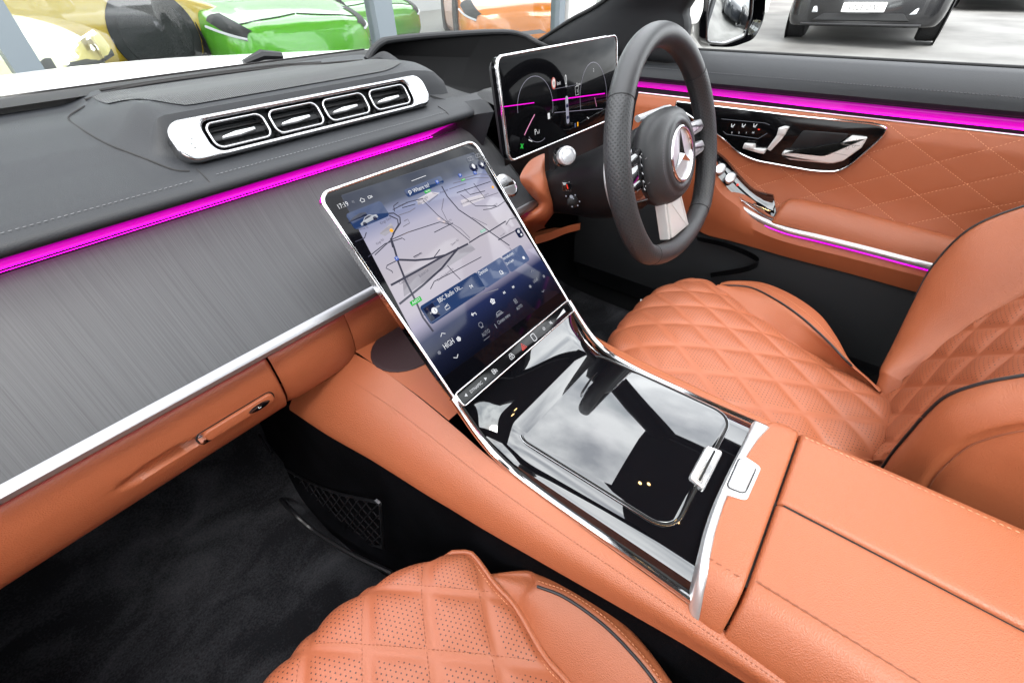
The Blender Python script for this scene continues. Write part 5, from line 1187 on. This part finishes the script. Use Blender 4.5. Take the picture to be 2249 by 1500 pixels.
# gloss switch panel in front of the armrest
up_ = [(1500, 238), (1545, 312), (1590, 350), (1620, 385), (1655, 418), (1700, 430), (1700, 438)]
lo_ = [(1490, 250), (1530, 320), (1575, 385), (1612, 428), (1655, 463), (1690, 480), (1708, 490)]
ua = resample(catmull([P(a, b, x=DX-.014) for a, b in up_], 6), 24); la = resample(catmull([P(a, b, x=.722) for a, b in lo_], 6), 24)
mb = MB(); mb.grid([[p+V((.02, 0, 0)) for p in ua], ua, [p.lerp(q, .5)+V((.004, 0, -.002)) for p, q in zip(ua, la)], la, [p+V((.02, 0, -.004)) for p in la]]); swp_ = mb.build('switch_panel', gloss, dr)
for x, y in ((1582, 372), (1604, 392)):
    c = P(x, y, x=.722); mb = MB(); mb.lathe(c, (-.75, -.1, .65), [(.010, -.006), (.0105, .002), (.0095, .005), (.006, .006), (0, .0062)], 18, 1.2); mb.build('window_switch', silver, swp_)
mb = MB(); c = P(1620, 406, x=.724); mb.lathe(c, (-.75, -.1, .65), [(.0025, -.002), (.0022, .0015), (0, .0018)], 10); mb.build('lock_light', red_m, swp_)
for a, b in (((1628, 440), (1680, 462)), ((1655, 447), (1692, 464))):
    mb = MB(); mb.tube([P(*a, x=.716), P(*b, x=.716)], .0028, 8, flat=.5); mb.build('window_switch', chrome, swp_)
# tan lower skirt under the moulding and dark door foot
mb = MB(); rows = []
sk = [((1480, 290), (1440, 420)), ((1540, 360), (1500, 480)), ((1575, 425), (1545, 513)), ((1610, 455), (1600, 528)), ((1660, 490), (1660, 545)), ((1720, 516), (1740, 568)), ((1850, 548), (1870, 602)), ((1980, 580), (1985, 634)), ((2150, 622), (2150, 680))]
for t_, b_ in sk:
    T = P(*t_, x=.704); B = P(*b_, x=.718); y = (T.y+B.y)/2
    rows.append([V((.735, T.y, T.z+.03)), T+V((.004, 0, .006)), T.lerp(B, .25)+V((-.006, 0, 0)), T.lerp(B, .6)+V((-.004, 0, 0)), B, B+V((.012, 0, -.006))])
rows = [list(q) for q in zip(*[catmull(c, 5) for c in zip(*rows)])]
mb = MB(); mb.grid(rows); mb.build('tan_skirt', tan_dk, dr)
mb = MB(); rows = []
for y in (.62, .4, .2, 0, -.2, -.5):
    rows.append([V((.75, y, .70)), V((.728, y, .63)), V((.722, y, .56)), V((.712, y, .48)), V((.715, y, .41)), V((.74, y, .38)), V((.76, y, .33))])
mb.grid(rows); mb.build('door_foot', blk_soft, dr)
mb = MB(); pk = catmull([P(1530, 520, x=.705), P(1600, 535, x=.700), P(1665, 565, x=.695), P(1640, 585, x=.69), P(1560, 600, x=.69)], 6); mb.grid([pk, [p+V((.03, 0, -.03)) for p in pk]]); mb.build('door_pocket', blk_plastic, dr)
# small speaker in the door's front corner
mb = MB(); tw = Plane(P(1440, 125, y=.52), (.9, -.43, 0), (0, .2, 1)); mb.lathe(tw.o, tw.n, [(.05, -.01), (.05, .0), (.046, .004), (.042, .002), (.02, .004), (0, .0045)], 36, 1.4, V((1, 0, 0))); mb.build('tweeter', blk_plastic, dr)
# ================================================================== seats
def interp(tab, v):
    if v >= tab[0][0]: return tab[0][1]
    for (a, x), (b, y) in zip(tab, tab[1:]):
        if v >= b: return y+(x-y)*smooth((v-b)/(a-b))
    return tab[-1][1]
def insert_panel(name, parent, path, centre, half, W_, H_, s0=0., t0=0., depth=.0062, crown=.012, round_=.03, nx=130, nt_=190, mat=None, nose=None, left=None):
    "quilted panel swept along a (y, z) profile; half(t) its half width, crown its fall towards the sides"
    pp = resample(catmull([V((0, y, z)) for y, z in path], 10), nt_); rows = []; uvs = []; puff = []; t = 0
    for i, p in enumerate(pp):
        if i: t += (p-pp[i-1]).length
        d = (pp[min(i+1, nt_-1)]-pp[max(i-1, 0)]).normalized(); n = V((0, -d.z, d.y))
        n = n if n.dot(nose) > 0 else -n
        hw = half(p); hl = left(p) if left else hw; r_ = []
        for j in range(nx):
            a = -1+2*j/(nx-1); x = a*(hw if a > 0 else hl); fa, fb = qpuff(x+s0, t+t0, W_, H_); dd_ = min(fa, fb)
            k = (1-math.exp(-dd_*4.2))*(math.sin(math.pi*fa/2)*math.sin(math.pi*fb/2))**.25
            e = smooth((1-abs(a))*hw/.009); k *= e
            q = p+V((centre+x, 0, 0))+n*(depth*k-crown*abs(a)**2.6)
            q.y -= round_*abs(a)**3.2*smooth((.34-t)/.24) if round_ else 0
            r_.append(q); uvs.append((x, t)); puff.append(k*min(1, dd_*5))
        rows.append(r_)
    mb = MB(); mb.grid(rows); mb.att = {'puff': puff}; o = mb.build(name, mat or tan_quilt, parent, 80); setuv(o, uvs)
    # seam thread
    return o, rows
def loft(name, parent, stations, mat, n=5, thick=None):
    rows = [catmull(r_, n) for r_ in stations]; rows = [list(q) for q in zip(*[catmull(c, n) for c in zip(*rows)])]
    mb = MB(); mb.grid(rows); return mb.build(name, mat, parent, 70), rows
def seam_threads(parent, rows, W_, H_, s0, t0, half_pts, name='quilt_stitching'):
    "thread along the diamond seams, laid on the panel's own grid"
    nt_ = len(rows); nx = len(rows[0]); ts = [0]
    for a, b in zip(rows, rows[1:]): ts.append(ts[-1]+(b[nx//2]-a[nx//2]).length)
    mb = MB()
    for fam in (1, -1):
        for k in range(-12, 16):
            pth = []
            for i in range(0, nt_, 2):
                x = W_*(k-fam*(ts[i]+t0)/H_)-s0 if fam == 1 else W_*(k+(ts[i]+t0)/H_)-s0
                hw = half_pts[i]
                if abs(x) < hw*.97:
                    f = (x/hw+1)/2*(nx-1); j = int(f); g_ = f-j; pth.append(rows[i][j].lerp(rows[i][min(j+1, nx-1)], g_))
                elif len(pth) > 2:
                    break
            if len(pth) > 3:
                c = pth[len(pth)//2]; stitches(mb, pth, SN, .0046, .0034, .0008, .0006)
    mb.build(name, thread_d, parent, kind='stuff')
SN = V((0, .1, 1))
# ---- passenger seat
ps = thing('car_seat', 'front of tan quilted passenger seat cushion beside the dark footwell', 'car seat', (-.385, .05, .28), 'front seats')
PC = -.392
p_half = lambda p: interp([(.292, .118), (.284, .140), (.270, .160), (.25, .176), (.22, .186), (.14, .176), (.05, .155), (-.05, .14), (-.25, .12)], p.y if p.z > .515 else .292)
ppath = [(.21, .40), (.262, .44), (.289, .485), (.292, .52), (.279, .546), (.245, .559), (.18, .560), (.10, .554), (.0, .541), (-.1, .528), (-.28, .51)]
o, rows = insert_panel('cushion_insert', ps, ppath, PC, p_half, .080, .115, .0, .036, .0058, .020, .046, nose=V((0, .5, 1)))
seam_threads(o, rows, .080, .115, .0, .036, [p_half(r_[65]) for r_ in rows])
edge = [r_[-1] for r_ in rows]
mb = MB(); mb.tube(resample([p+V((.0015, .0005, .001)) for p in edge], 90), .0032, 8); mb.tube(resample([r_[0]+V((-.0015, .0005, .001)) for r_ in rows], 90), .0032, 8); mb.build('insert_welt', tan, ps)
mb = MB(); stitches(mb, [p+V((-.0045, 0, .0022)) for p in resample(edge, 80)][12:], V((.2, .1, 1)), .0042, .003, .001, .0008); mb.build('welt_stitching', thread_t, ps, kind='stuff')
def bolster(parent, cx, flip, st):
    f = lambda p: V((2*cx-p.x, p.y, p.z)) if flip else p
    stn = [[f(q) for q in r_] for r_ in st]
    return stn
pst = []
pip_px = [(1160, 1268, .545), (1180, 1288, .556), (1240, 1312, .562), (1320, 1368, .564), (1385, 1432, .562), (1440, 1500, .558), (1500, 1600, .55), (1580, 1750, .54)]
out_px = [(1152, 1252, .538), (1185, 1262, .548), (1262, 1288, .552), (1345, 1345, .553), (1412, 1412, .550), (1474, 1495, .546), (1545, 1600, .54), (1640, 1750, .53)]
ei = resample(edge, 40)
def near_edge(y): return min(edge, key=lambda p: abs(p.y-y)+(0 if p.z > .5 else 9))
for (a, b, z), (c, d, z2) in zip(pip_px, out_px):
    p, q = P(a, b, z=z), P(c, d, z=z2); e = near_edge(p.y+.002); m_ = e.lerp(p, .5)+V((0, 0, .004))
    pst.append([e+V((-.002, 0, -.012)), e+V((.001, 0, -.002)), m_, p, p.lerp(q, .5)+V((0, 0, .003)), q, q+V((.006, 0, -.03)), q+V((.008, 0, -.12))])
e0 = near_edge(pst[0][3].y+.045); pst.insert(0, [e0+V((.0005*k, 0, -.004-.001*k)) for k in range(8)])
for flip in (0, 1):
    stn = bolster(ps, PC, flip, pst)
    bo_, br = loft('cushion_bolster', ps, stn, tan)
    mb = MB(); mb.tube(resample(catmull([r_[3]+V((0, 0, .001)) for r_ in stn[2:]], 6), 60), .0018, 8); mb.build('piping', piping_m, bo_)
    mb = MB(); stitches(mb, catmull([r_[3].lerp(r_[4], .75)+V((0, 0, .0012)) for r_ in stn[2:]], 6), V((.2, 0, 1)), .0045, .0032, .001, .0008); mb.build('bolster_stitching', thread_t, bo_, kind='stuff')
mb = MB(); mb.grid([[V((PC+x, y, z)) for x in (-.20, -.15, 0, .15, .20)] for y, z in ((.17, .40), (.16, .33), (.12, .28), (-.3, .28))]); mb.build('seat_base', blk_plastic, ps)
# ---- driver's seat
ds = thing('car_seat', "tan quilted driver's seat with black piped bolsters in front of the driver door", 'car seat', (.37, .0, .28), 'front seats')
DC = .368
d_half = lambda p: interp([(.27, .190), (.20, .186), (.14, .165), (.06, .126), (-.03, .098), (-.10, .090), (-.25, .088)], p.y if p.z > .50 else .27)
dpath = [(.215, .42), (.250, .455), (.272, .50), (.276, .54), (.262, .572), (.225, .590), (.15, .594), (.06, .585), (-.03, .570), (-.11, .555), (-.185, .542), (-.215, .50)]
o, rows = insert_panel('cushion_insert', ds, dpath, DC, d_half, .074, .110, .012, .03, .0048, .016, .045, nose=V((0, .5, 1)), left=lambda p: interp([(-.05, .185), (-.13, .125), (-.20, .085)], p.y))
edge = [r_[-1] for r_ in rows]
mb = MB(); mb.tube(resample(edge, 90), .0022, 8); mb.tube(resample([r_[0] for r_ in rows], 90), .0022, 8); mb.build('insert_welt', tan, ds)
dst = []
pip_px = [(1578, 630, .565), (1600, 628, .575), (1650, 633, .588), (1705, 660, .596), (1760, 698, .598), (1815, 748, .590), (1850, 785, .578), (1870, 805, .568), (1900, 830, .560), (1930, 860, .550)]
out_px = [(1585, 622, .56), (1612, 618, .570), (1675, 622, .582), (1740, 648, .588), (1800, 690, .588), (1838, 742, .580), (1862, 788, .570), (1882, 812, .560), (1908, 835, .552), (1936, 862, .545)]
for (a, b, z), (c, d, z2) in zip(pip_px, out_px):
    p, q = P(a, b, z=z), P(c, d, z=z2); e = near_edge(p.y); m_ = e.lerp(p, .5)+V((0, 0, .006))
    dst.append([e+V((-.002, 0, -.012)), e, m_, p, p.lerp(q, .5)+V((0, 0, .003)), q, q+V((.008, 0, -.03)), q+V((.012, 0, -.14))])
for flip in (0, 1):
    stn = [[p+V((-.02, 0, -.055))*flip for p in r_] for r_ in bolster(ds, DC, flip, dst[:7] if flip else dst)]
    bo_, br = loft('cushion_bolster', ds, stn, tan)
    mb = MB(); mb.tube(resample(catmull([r_[3]+V((0, 0, .001)) for r_ in stn[:8]], 6), 70), .0020, 8); mb.build('piping', piping_m, bo_)
    mb = MB(); stitches(mb, catmull([r_[3].lerp(r_[4], .75)+V((0, 0, .0012)) for r_ in stn[:8]], 6), V((.2, 0, 1)), .0045, .0032, .0008, .0006); mb.build('bolster_stitching', thread_t, bo_, kind='stuff')
mb = MB(); mb.grid([[V((DC+x, y, z)) for x in (-.20, -.15, 0, .15, .22)] for y, z in ((.19, .42), (.18, .33), (.12, .28), (-.4, .28))]); mb.grid([[V((DC+.22, y, z)) for y in (.18, 0, -.2, -.4)] for z in (.47, .38, .28)]); mb.build('seat_base', blk_plastic, ds)
# backrest
b_half = lambda p: interp([(1., .15), (.80, .145), (.70, .135), (.60, .105), (.50, .085)], p.z)
bpath = [(-.178, .50), (-.186, .53), (-.194, .56), (-.204, .60), (-.222, .66), (-.248, .72), (-.285, .80), (-.34, .92), (-.36, .98)]
o, rows = insert_panel('backrest_insert', ds, bpath, .372, b_half, .072, .082, .0, .02, .006, -.004, 0, nose=V((0, 1, .3)), left=lambda p: interp([(.78, .15), (.64, .125), (.56, .105), (.50, .08)], p.z))
bst = []
for (sp_, sx), (sl2, lx) in zip((((1930, 880), .438), ((1950, 830), .455), ((1957, 815), .462), ((2020, 782), .482), ((2100, 740), .50), ((2180, 692), .513), ((2249, 655), .522), ((2330, 612), .53), ((2420, 570), .535)),
                               (((1932, 895), .468), ((1950, 838), .49), ((1955, 805), .505), ((1975, 738), .545), ((2010, 655), .575), ((2052, 582), .59), ((2130, 505), .60), ((2249, 455), .605), ((2400, 420), .605))):
    a, b = P(*sp_, x=sx), P(*sl2, x=lx)
    bst.append([a+V((-.003, -.02, 0)), a, a.lerp(b, .35)+V((-.004, .012, 0)), a.lerp(b, .75)+V((-.002, .012, 0)), b, b+V((.012, -.012, -.004)), b+V((.018, -.07, 0))])
ro_, br = loft('backrest_bolster', ds, bst, tan)
mb = MB(); mb.tube(resample(catmull([r_[4].lerp(r_[3], .0)+V((.001, .001, .001)) for r_ in bst[4:]], 6), 40), .0016, 8); mb.build('piping', piping_m, ro_)
nst = []
pipn = [(1920, 1070), (1930, 1045), (1960, 998), (2000, 950), (2040, 905), (2085, 868), (2160, 842), (2249, 825), (2400, 800)]
sm2 = [(1960, 1150), (1985, 1130), (2005, 1115), (2025, 1095), (2060, 1040), (2120, 985), (2180, 960), (2249, 945), (2400, 925)]
lw = [(1980, 1190), (2010, 1190), (2040, 1190), (2080, 1200), (2140, 1215), (2200, 1240), (2270, 1260), (2340, 1270), (2480, 1290)]
for a, b, c in zip(pipn, sm2, lw):
    p, s_, l = P(*a, x=.262), P(*b, x=.222), P(*c, x=.212)
    nst.append([V((p.x+.03, p.y-.035, p.z)), p+V((.010, -.004, 0)), p, p.lerp(s_, .3)+V((-.012, .010, 0)), p.lerp(s_, .72)+V((-.012, .004, 0)), s_, s_.lerp(l, .25)+V((-.006, 0, 0)), l])
rn_, br = loft('backrest_bolster', ds, nst, tan)
mb = MB(); mb.tube(resample(catmull([r_[2]+V((-.0005, .0012, 0)) for r_ in nst], 6), 70), .0022, 8); mb.build('piping', piping_m, rn_)
mb = MB(); mb.tube(resample(catmull([r_[5]+V((-.0003, 0, 0)) for r_ in nst], 6), 70), .0010, 6); mb.build('side_seam', thread_d, rn_)
mb = MB(); mb.tube([P(1925, 1060, x=.255), P(1912, 1062, x=.25), P(1905, 1075, x=.25)], [.007, .009, .006], 10); mb.build('seat_tuck', tan, ds)
# ================================================================== showroom and parked cars
def car_paint(name, col): return plain(name, col, .22, 0., Coat_Weight=.8, Coat_Roughness=.05)
tyre_m = grain('tyre_rubber', (.02, .02, .021), .85, 60, .6, .15, .01)
dark_glass = plain('dark_car_glass', (.02, .022, .025), .05)
lamp_m = plain('clear_headlamp', (.55, .56, .58), .12, .6, Coat_Weight=1.)
def make_car(name, label, cat, loc, rotz, paint, st, wheel_r=.34, tw=.25, wheel_y=(1.35, -1.35), lamps=None, rimm=None, extra=None, group=None):
    """st: stations (y, half width, z low, z belt, z top, half width of top); the nose points to +y"""
    e = thing(name, label, cat, loc, group); R_ = Matrix.Rotation(R(rotz), 3, 'Z'); L0 = V(loc)
    tr = lambda p: R_ @ V(p)+L0
    secs = []
    for y, hw, zl, zb, zt, tw_ in st:
        h = [(0, zl), (hw*.8, zl), (hw*.97, zl+.06), (hw, zl+(zb-zl)*.45), (hw*.985, zl+(zb-zl)*.75), (hw*.93, zb), (tw_+(hw*.93-tw_)*.5, zb+(zt-zb)*.55), (tw_, zt-.015*(zt > zb+.03)), (tw_*.5, zt), (0, zt+.006)]
        full = [V((x, y, z)) for x, z in h]; secs.append(catmull(full, 4))
    grid = [list(q) for q in zip(*[catmull(c, 5) for c in zip(*secs)])]     # rows along y
    NR, NC = len(grid), len(grid[0])
    def surf(u, v, s=1, off=.006):
        i = min(NR-2, int(u*(NR-1))); j = min(NC-2, int(v*(NC-1))); a = grid[i][j].lerp(grid[i][j+1], v*(NC-1)-j); b = grid[i+1][j].lerp(grid[i+1][j+1], v*(NC-1)-j)
        p = a.lerp(b, u*(NR-1)-i); n = (grid[i+1][j]-grid[i][j]).cross(grid[i][j+1]-grid[i][j]).normalized()
        c = V((0, p.y*.7, .5)); n = n if n.dot(p-c) > 0 else -n
        p = p+n*off; return tr((p.x*s, p.y, p.z))
    mb = MB()
    for s in (1, -1):
        o_ = mb.grid([[tr((p.x*s, p.y, p.z)) for p in r_] for r_ in grid]); mb.f.append(tuple(o_+k for k in range(NC))); mb.f.append(tuple(o_+(NR-1)*NC+k for k in range(NC)))
    b_ = mb.build('body', paint, e, 40); bw = bmesh.new(); bw.from_mesh(b_.data); bmesh.ops.remove_doubles(bw, verts=bw.verts, dist=1e-4); bw.to_mesh(b_.data); bw.free()
    for wy in wheel_y:
        for s in (1, -1):
            hw = max(q[1] for q in st if abs(q[0]-wy) < .9); c = V((s*(hw-tw*.42), wy, wheel_r))
            mb = MB(); mb.lathe(tr(c), R_ @ V((s, 0, 0)), [(wheel_r*.66, tw*.5), (wheel_r*.92, tw*.5), (wheel_r, tw*.36), (wheel_r, -tw*.36), (wheel_r*.92, -tw*.5), (wheel_r*.6, -tw*.5)], 32); ty = mb.build('tyre', tyre_m, e)
            mb = MB(); mb.lathe(tr(c), R_ @ V((s, 0, 0)), [(wheel_r*.70, tw*.47), (wheel_r*.66, tw*.49), (wheel_r*.62, tw*.40), (wheel_r*.62, -.02)], 32)
            ax_, up = R_ @ V((s, 0, 0)), V((0, 0, 1)); fw = R_ @ V((0, 1, 0))
            for k in range(5):
                t = R(72*k+18); d = up*math.cos(t)+fw*math.sin(t); sd = ax_.cross(d); cc = tr(c)+ax_*tw*.36
                mb.add([cc+sd*.04, cc-sd*.04, cc+d*wheel_r*.66-sd*.03, cc+d*wheel_r*.66+sd*.03, cc+sd*.04-ax_*.03, cc-sd*.04-ax_*.03, cc+d*wheel_r*.66-sd*.03-ax_*.03, cc+d*wheel_r*.66+sd*.03-ax_*.03], [(0, 1, 2, 3), (0, 3, 7, 4), (1, 5, 6, 2), (4, 7, 6, 5)])
            mb.build('wheel_rim', rimm or silver, ty)
            mb = MB(); mb.lathe(tr(c), R_ @ V((s, 0, 0)), [(wheel_r*1.16, tw*.46), (wheel_r*1.18, tw*.435), (wheel_r*.5, tw*.30)], 32); mb.build('wheel_arch', matte_blk, e)
    # side and front glass laid on the upper part of the body
    if extra: extra(e, surf, tr, R_)
    if lamps:
        for s in (1, -1):
            mb = MB(); mb.grid([[surf(lamps[0]+(lamps[1]-lamps[0])*i/8, lamps[2]+(lamps[3]-lamps[2])*j/8+.06*(i/8)*(lamps[4] if len(lamps) > 4 else 0), s, .012) for j in range(9)] for i in range(9)]); l_ = mb.build('headlamp', matte_blk if rimm is gap_m or len(lamps) > 5 else lamp_m, e)
            mb = MB(); mb.tube([surf(lamps[0]+(lamps[1]-lamps[0])*i/8, lamps[2]+(lamps[3]-lamps[2])*.15, s, .02) for i in range(9)], .012, 6); mb.build('lamp_strip', white_m, l_)
    return e
def glass_on(u0, u1, v0, v1, nm='side_window'):
    def f(e, surf, tr, R_):
        for s in (1, -1):
            mb = MB(); mb.grid([[surf(u0+(u1-u0)*i/12, v0+(v1-v0)*j/6, s, .008) for j in range(7)] for i in range(13)]); mb.build(nm, dark_glass, e)
    return f
SPORT = [(2.25, .60, .20, .42, .44, .40), (2.15, .86, .14, .52, .55, .50), (1.8, .96, .12, .62, .66, .62), (1.3, .98, .12, .74, .74, .66), (.8, .97, .12, .78, .82, .66), (.2, .97, .12, .80, 1.10, .52), (-.4, .98, .12, .82, 1.16, .50), (-1.0, 1.0, .12, .86, 1.08, .50), (-1.6, .99, .14, .88, .92, .62), (-2.1, .94, .22, .82, .84, .60), (-2.25, .85, .34, .72, .74, .55)]
SALOON = [(2.35, .62, .26, .60, .62, .40), (2.22, .86, .18, .72, .76, .55), (1.9, .93, .16, .84, .88, .66), (1.3, .95, .16, .92, .96, .70), (.85, .95, .16, .95, 1.0, .70), (.2, .95, .16, .97, 1.40, .56), (-.8, .95, .16, .98, 1.46, .55), (-1.5, .94, .18, 1.0, 1.34, .55), (-2.1, .90, .24, .98, 1.06, .60), (-2.35, .80, .36, .86, .90, .50)]
SUV = [(2.30, .70, .24, .80, .84, .50), (2.25, .90, .21, .90, .95, .66), (2.0, .97, .20, 1.0, 1.06, .74), (1.3, .99, .22, 1.08, 1.12, .76), (.9, .99, .30, 1.10, 1.18, .74), (.3, .99, .30, 1.12, 1.66, .60), (-1.0, .99, .30, 1.12, 1.70, .60), (-1.9, .98, .32, 1.12, 1.62, .58), (-2.25, .92, .40, 1.05, 1.20, .62)]
def tilt(x, y): return gz(x, y)+.02
lime = car_paint('lime_green_paint', (.085, .32, .02)); yellow = car_paint('yellow_paint', (.44, .29, .012)); orange_p = car_paint('orange_paint', (.60, .17, .015)); pearl = car_paint('cream_white_paint', (.56, .52, .30)); black_p = car_paint('black_paint', (.008, .008, .009)); blue_grey = car_paint('grey_paint', (.12, .14, .17))
def grn(e, surf, tr, R_):
    glass_on(.42, .50, .74, .985, 'windscreen')(e, surf, tr, R_)
    mb = MB()
    for s in (1, -1): mb.tube([surf(.12+.03*(k/8)**2, .62+.047*k, s, .004) for k in range(9)], .006, 5)
    mb.build('bonnet_line', gap_m, e)
make_car('sports_car', 'lime green low sports car facing out behind the showroom glass', 'sports car', (3.0, 7.9, .26), 180, lime, SPORT, lamps=(.06, .20, .46, .60, 1, 1), extra=grn, group='cars in the showroom')
make_car('sports_car', 'yellow sports car with black wheel behind the cream white car', 'sports car', (.25, 7.2, .42), -90, yellow, SPORT, lamps=None, rimm=plain('gold_rim', (.25, .15, .03), .3, .8), group='cars in the showroom')
cream = make_car('saloon_car', 'cream white car with angular lit headlamp nearest the showroom glass', 'car', (-1.52, 5.6, .13), -131, pearl, SALOON, group='cars in the showroom')
make_car('sports_car', 'second lime green sports car half hidden by the wide grey post', 'sports car', (4.9, 9.0, .30), 180, lime, SPORT, lamps=(.06, .20, .46, .60, 1, 1), extra=grn, group='cars in the showroom')
make_car('sports_car', 'orange sports car behind showroom glass nearest the windscreen pillar', 'sports car', (7.28, 6.3, .27), 139, orange_p, SPORT, lamps=(.06, .20, .46, .60, 1, 1), group='cars in the showroom')
# the cream car's own headlamp, laid on its body
from mathutils.bvhtree import BVHTree
cb = next(c for c in cream.children if c.name.startswith('body'))
bvh = BVHTree.FromPolygons([tuple(v.co) for v in cb.data.vertices], [tuple(p.vertices) for p in cb.data.polygons])
def on_cream(px, py, off=.012):
    h, n, _, d = bvh.ray_cast(CAM, ray((px, py)))
    if h is None: h = P(px, py, y=4.4)
    return h-ray((px, py))*off
def cream_patch(name, up, lo, mat, off, par):
    a = resample(catmull([on_cream(*p, off) for p in up], 5), 16); b = resample(catmull([on_cream(*p, off) for p in lo], 5), 16)
    mb = MB(); mb.grid([a, [on_cream(*proj_px(p.lerp(q, .5)), off) for p, q in zip(a, b)], b]); return mb.build(name, mat, par)
def proj_px(w_):
    v = w_-CAM; z = v.dot(FW); return (CX+FPX*v.dot(RX)/z, CY+FPX*v.dot(DN)/z)
lamp_c = cream_patch('headlamp', [(127, 128), (165, 98), (205, 70), (222, 78), (240, 100)], [(150, 146), (180, 142), (215, 134), (236, 122), (242, 112)], plain('amber_tinted_lamp', (.50, .42, .16), .15, Coat_Weight=1.), .014, cream)
cream_patch('lamp_bezel', [(140, 140), (180, 132), (215, 124), (245, 108)], [(150, 150), (185, 149), (222, 140), (252, 122)], matte_blk, .018, lamp_c)
mb = MB(); mb.tube([on_cream(*p, .03) for p in ((150, 142), (138, 134), (127, 126), (150, 108), (178, 90), (205, 72))], .014, 8); mb.build('lamp_strip', emit('daytime_lamp', (1., .98, .9), 1.6), lamp_c)
for a_, b_ in (((160, 116), (169, 126)), ((196, 100), (206, 110))):
    mb = MB(); mb.tube([on_cream(*a_, .03), on_cream(*b_, .03)], .012, 8); mb.build('lamp_lens', emit('lamp_lens', (1., .98, .9), 1.2), lamp_c)
cream_patch('bumper_intake', [(75, 150), (95, 130), (112, 128)], [(78, 166), (100, 160), (125, 150)], matte_blk, .014, cream)
def suv_x(e, surf, tr, R_):
    mb = MB(); mb.plate(Plane(tr((0, 2.345, .435)), R_ @ V((-1, 0, 0)), (0, 0, 1)), rrect(-.26, -.055, .26, .055, .01), 0, .012, .003); pl_ = mb.build('number_plate', plain('plate_white', (.8, .8, .78), .4), e)
    mb = MB(); text(mb, 'V023 OAS', Plane(tr((0, 2.345, .435)), R_ @ V((-1, 0, 0)), (0, 0, 1)), 0, -.032, .088, .013, 0, 'c', .98); mb.build('plate_letters', gap_m, pl_)
    mb = MB(); mb.plate(Plane(tr((0, 2.30, .315)), R_ @ V((-1, 0, 0)), (0, -.2, 1)), rpoly([(-.60, -.04), (.60, -.04), (.48, .05), (-.48, .05)], .02), -.05, .022, .01); mb.build('lower_grille', matte_blk, e)
    mb = MB(); mb.plate(Plane(tr((0, 2.29, .235)), R_ @ V((-1, 0, 0)), (0, -.1, 1)), rrect(-.74, -.014, .74, .014, .008), -.1, .03, .008); mb.build('bumper_lip', plain('dark_grey_plastic', (.012, .012, .013), .5), e)
    for s in (-1, 1):
        mb = MB(); mb.plate(Plane(tr((s*.70, 2.24, .40)), R_ @ V((-1, s*.35, 0)), (0, -.1, 1)), rpoly([(-.16, -.05), (.16, -.03), (.12, .05), (-.10, .03)], .02), -.05, .035, .01); mb.build('fog_lamp', lamp_m, e)
    glass_on(.50, .60, .74, .985, 'windscreen')(e, surf, tr, R_)
make_car('sport_utility', 'black sport utility vehicle facing the driver window with white number plate', 'suv', (11.1, .98, .295), 92, black_p, SUV, .37, .27, (1.45, -1.45), lamps=(.05, .12, .50, .60, 1), extra=suv_x)
make_car('hatchback_car', 'dark car parked far behind the black sport utility vehicle', 'car', (17.5, -.9, tilt(16, -1)), 92, black_p, SALOON, .32, .23, lamps=(.05, .12, .50, .60, 1))
make_car('saloon_car', 'graphite saloon whose reflection fills the door mirror', 'car', (2.2, -6.5, tilt(2, -6)), -8, car_paint('graphite_paint', (.02, .022, .026)), SALOON, lamps=(.05, .12, .50, .60, 1))
make_car('estate_car', 'black estate car reflected in the glossy driver display', 'car', (4.4, -3.4, tilt(4.4, -3.4)), 4, black_p, SALOON, lamps=(.05, .20, .48, .60, 1), extra=glass_on(.45, .85, .72, .90))
# ---- glass-fronted showroom
sr = thing('showroom', 'glass-fronted car showroom with grey posts beyond the windscreen', 'building', (3, 4, .2))
grey_post = plain('grey_post', (.10, .12, .135), .5)
GY = 3.4
for p in ((20, 90), (838, 50), (1225, 35), (-700, 100)):
    c = P(*p, y=GY); mb = MB(); mb.box((c.x, GY, 1.9), .055 if p[0] != 838 else .085, .06, 1.9); mb.build('post', grey_post, sr)
xs = sorted([P(*p, y=GY).x for p in ((20, 90), (838, 50), (1225, 35), (-700, 100))])
for a, b in zip(xs, xs[1:]):
    mb = MB(); mb.box(((a+b)/2, GY, 1.9), (b-a)/2-.06, .004, 1.85); mb.build('pane', shop_glass, sr)
mb = MB(); mb.box((2, GY+1.6, 3.9), 9, 1.5, .1); mb.build('ceiling', plain('showroom_white', (.6, .6, .6), .8), sr)  # unseen ceiling, cut to a strip so daylight reaches the cars
mb = MB(); mb.box((2, 11.4, 1.9), 9, .1, 1.95); mb.build('back_wall', plain('showroom_grey', (.30, .30, .31), .8), sr)
mb = MB(); mb.add([V((x, y, gz(x, y)+.02)) for x, y in ((-7, GY), (11, GY), (11, 11.4), (-7, 11.4))], [(0, 1, 2, 3)]); mb.build('floor_tiles', plain('showroom_floor', (.10, .095, .085), .35), sr)
mb = MB(); mb.box((xs[-1]+.42, GY, 1.9), .30, .07, 1.9); mb.build('pale_column', plain('pale_render', (.40, .40, .39), .8), sr)
mb = MB(); mb.box((xs[-1]+3.4, GY, 1.9), 2.6, .004, 1.85); mb.build('pane', shop_glass, sr)
# second building far to the right
wb = thing('white_building', 'pale building corner with brown doorway beside the black vehicle', 'building', (12, 4, .3))
e0 = P(1738, 42, x=11.5)
mb = MB(); mb.box((12.5, e0.y+1.2, 2.3), 1.0, .25, 2.2); mb.build('corner', white_paint, wb)
mb = MB(); mb.box((14.5, e0.y+2.8, 2.2), 3.5, .2, 2.2); mb.build('wall', plain('brown_wall', (.28, .13, .09), .8), wb)
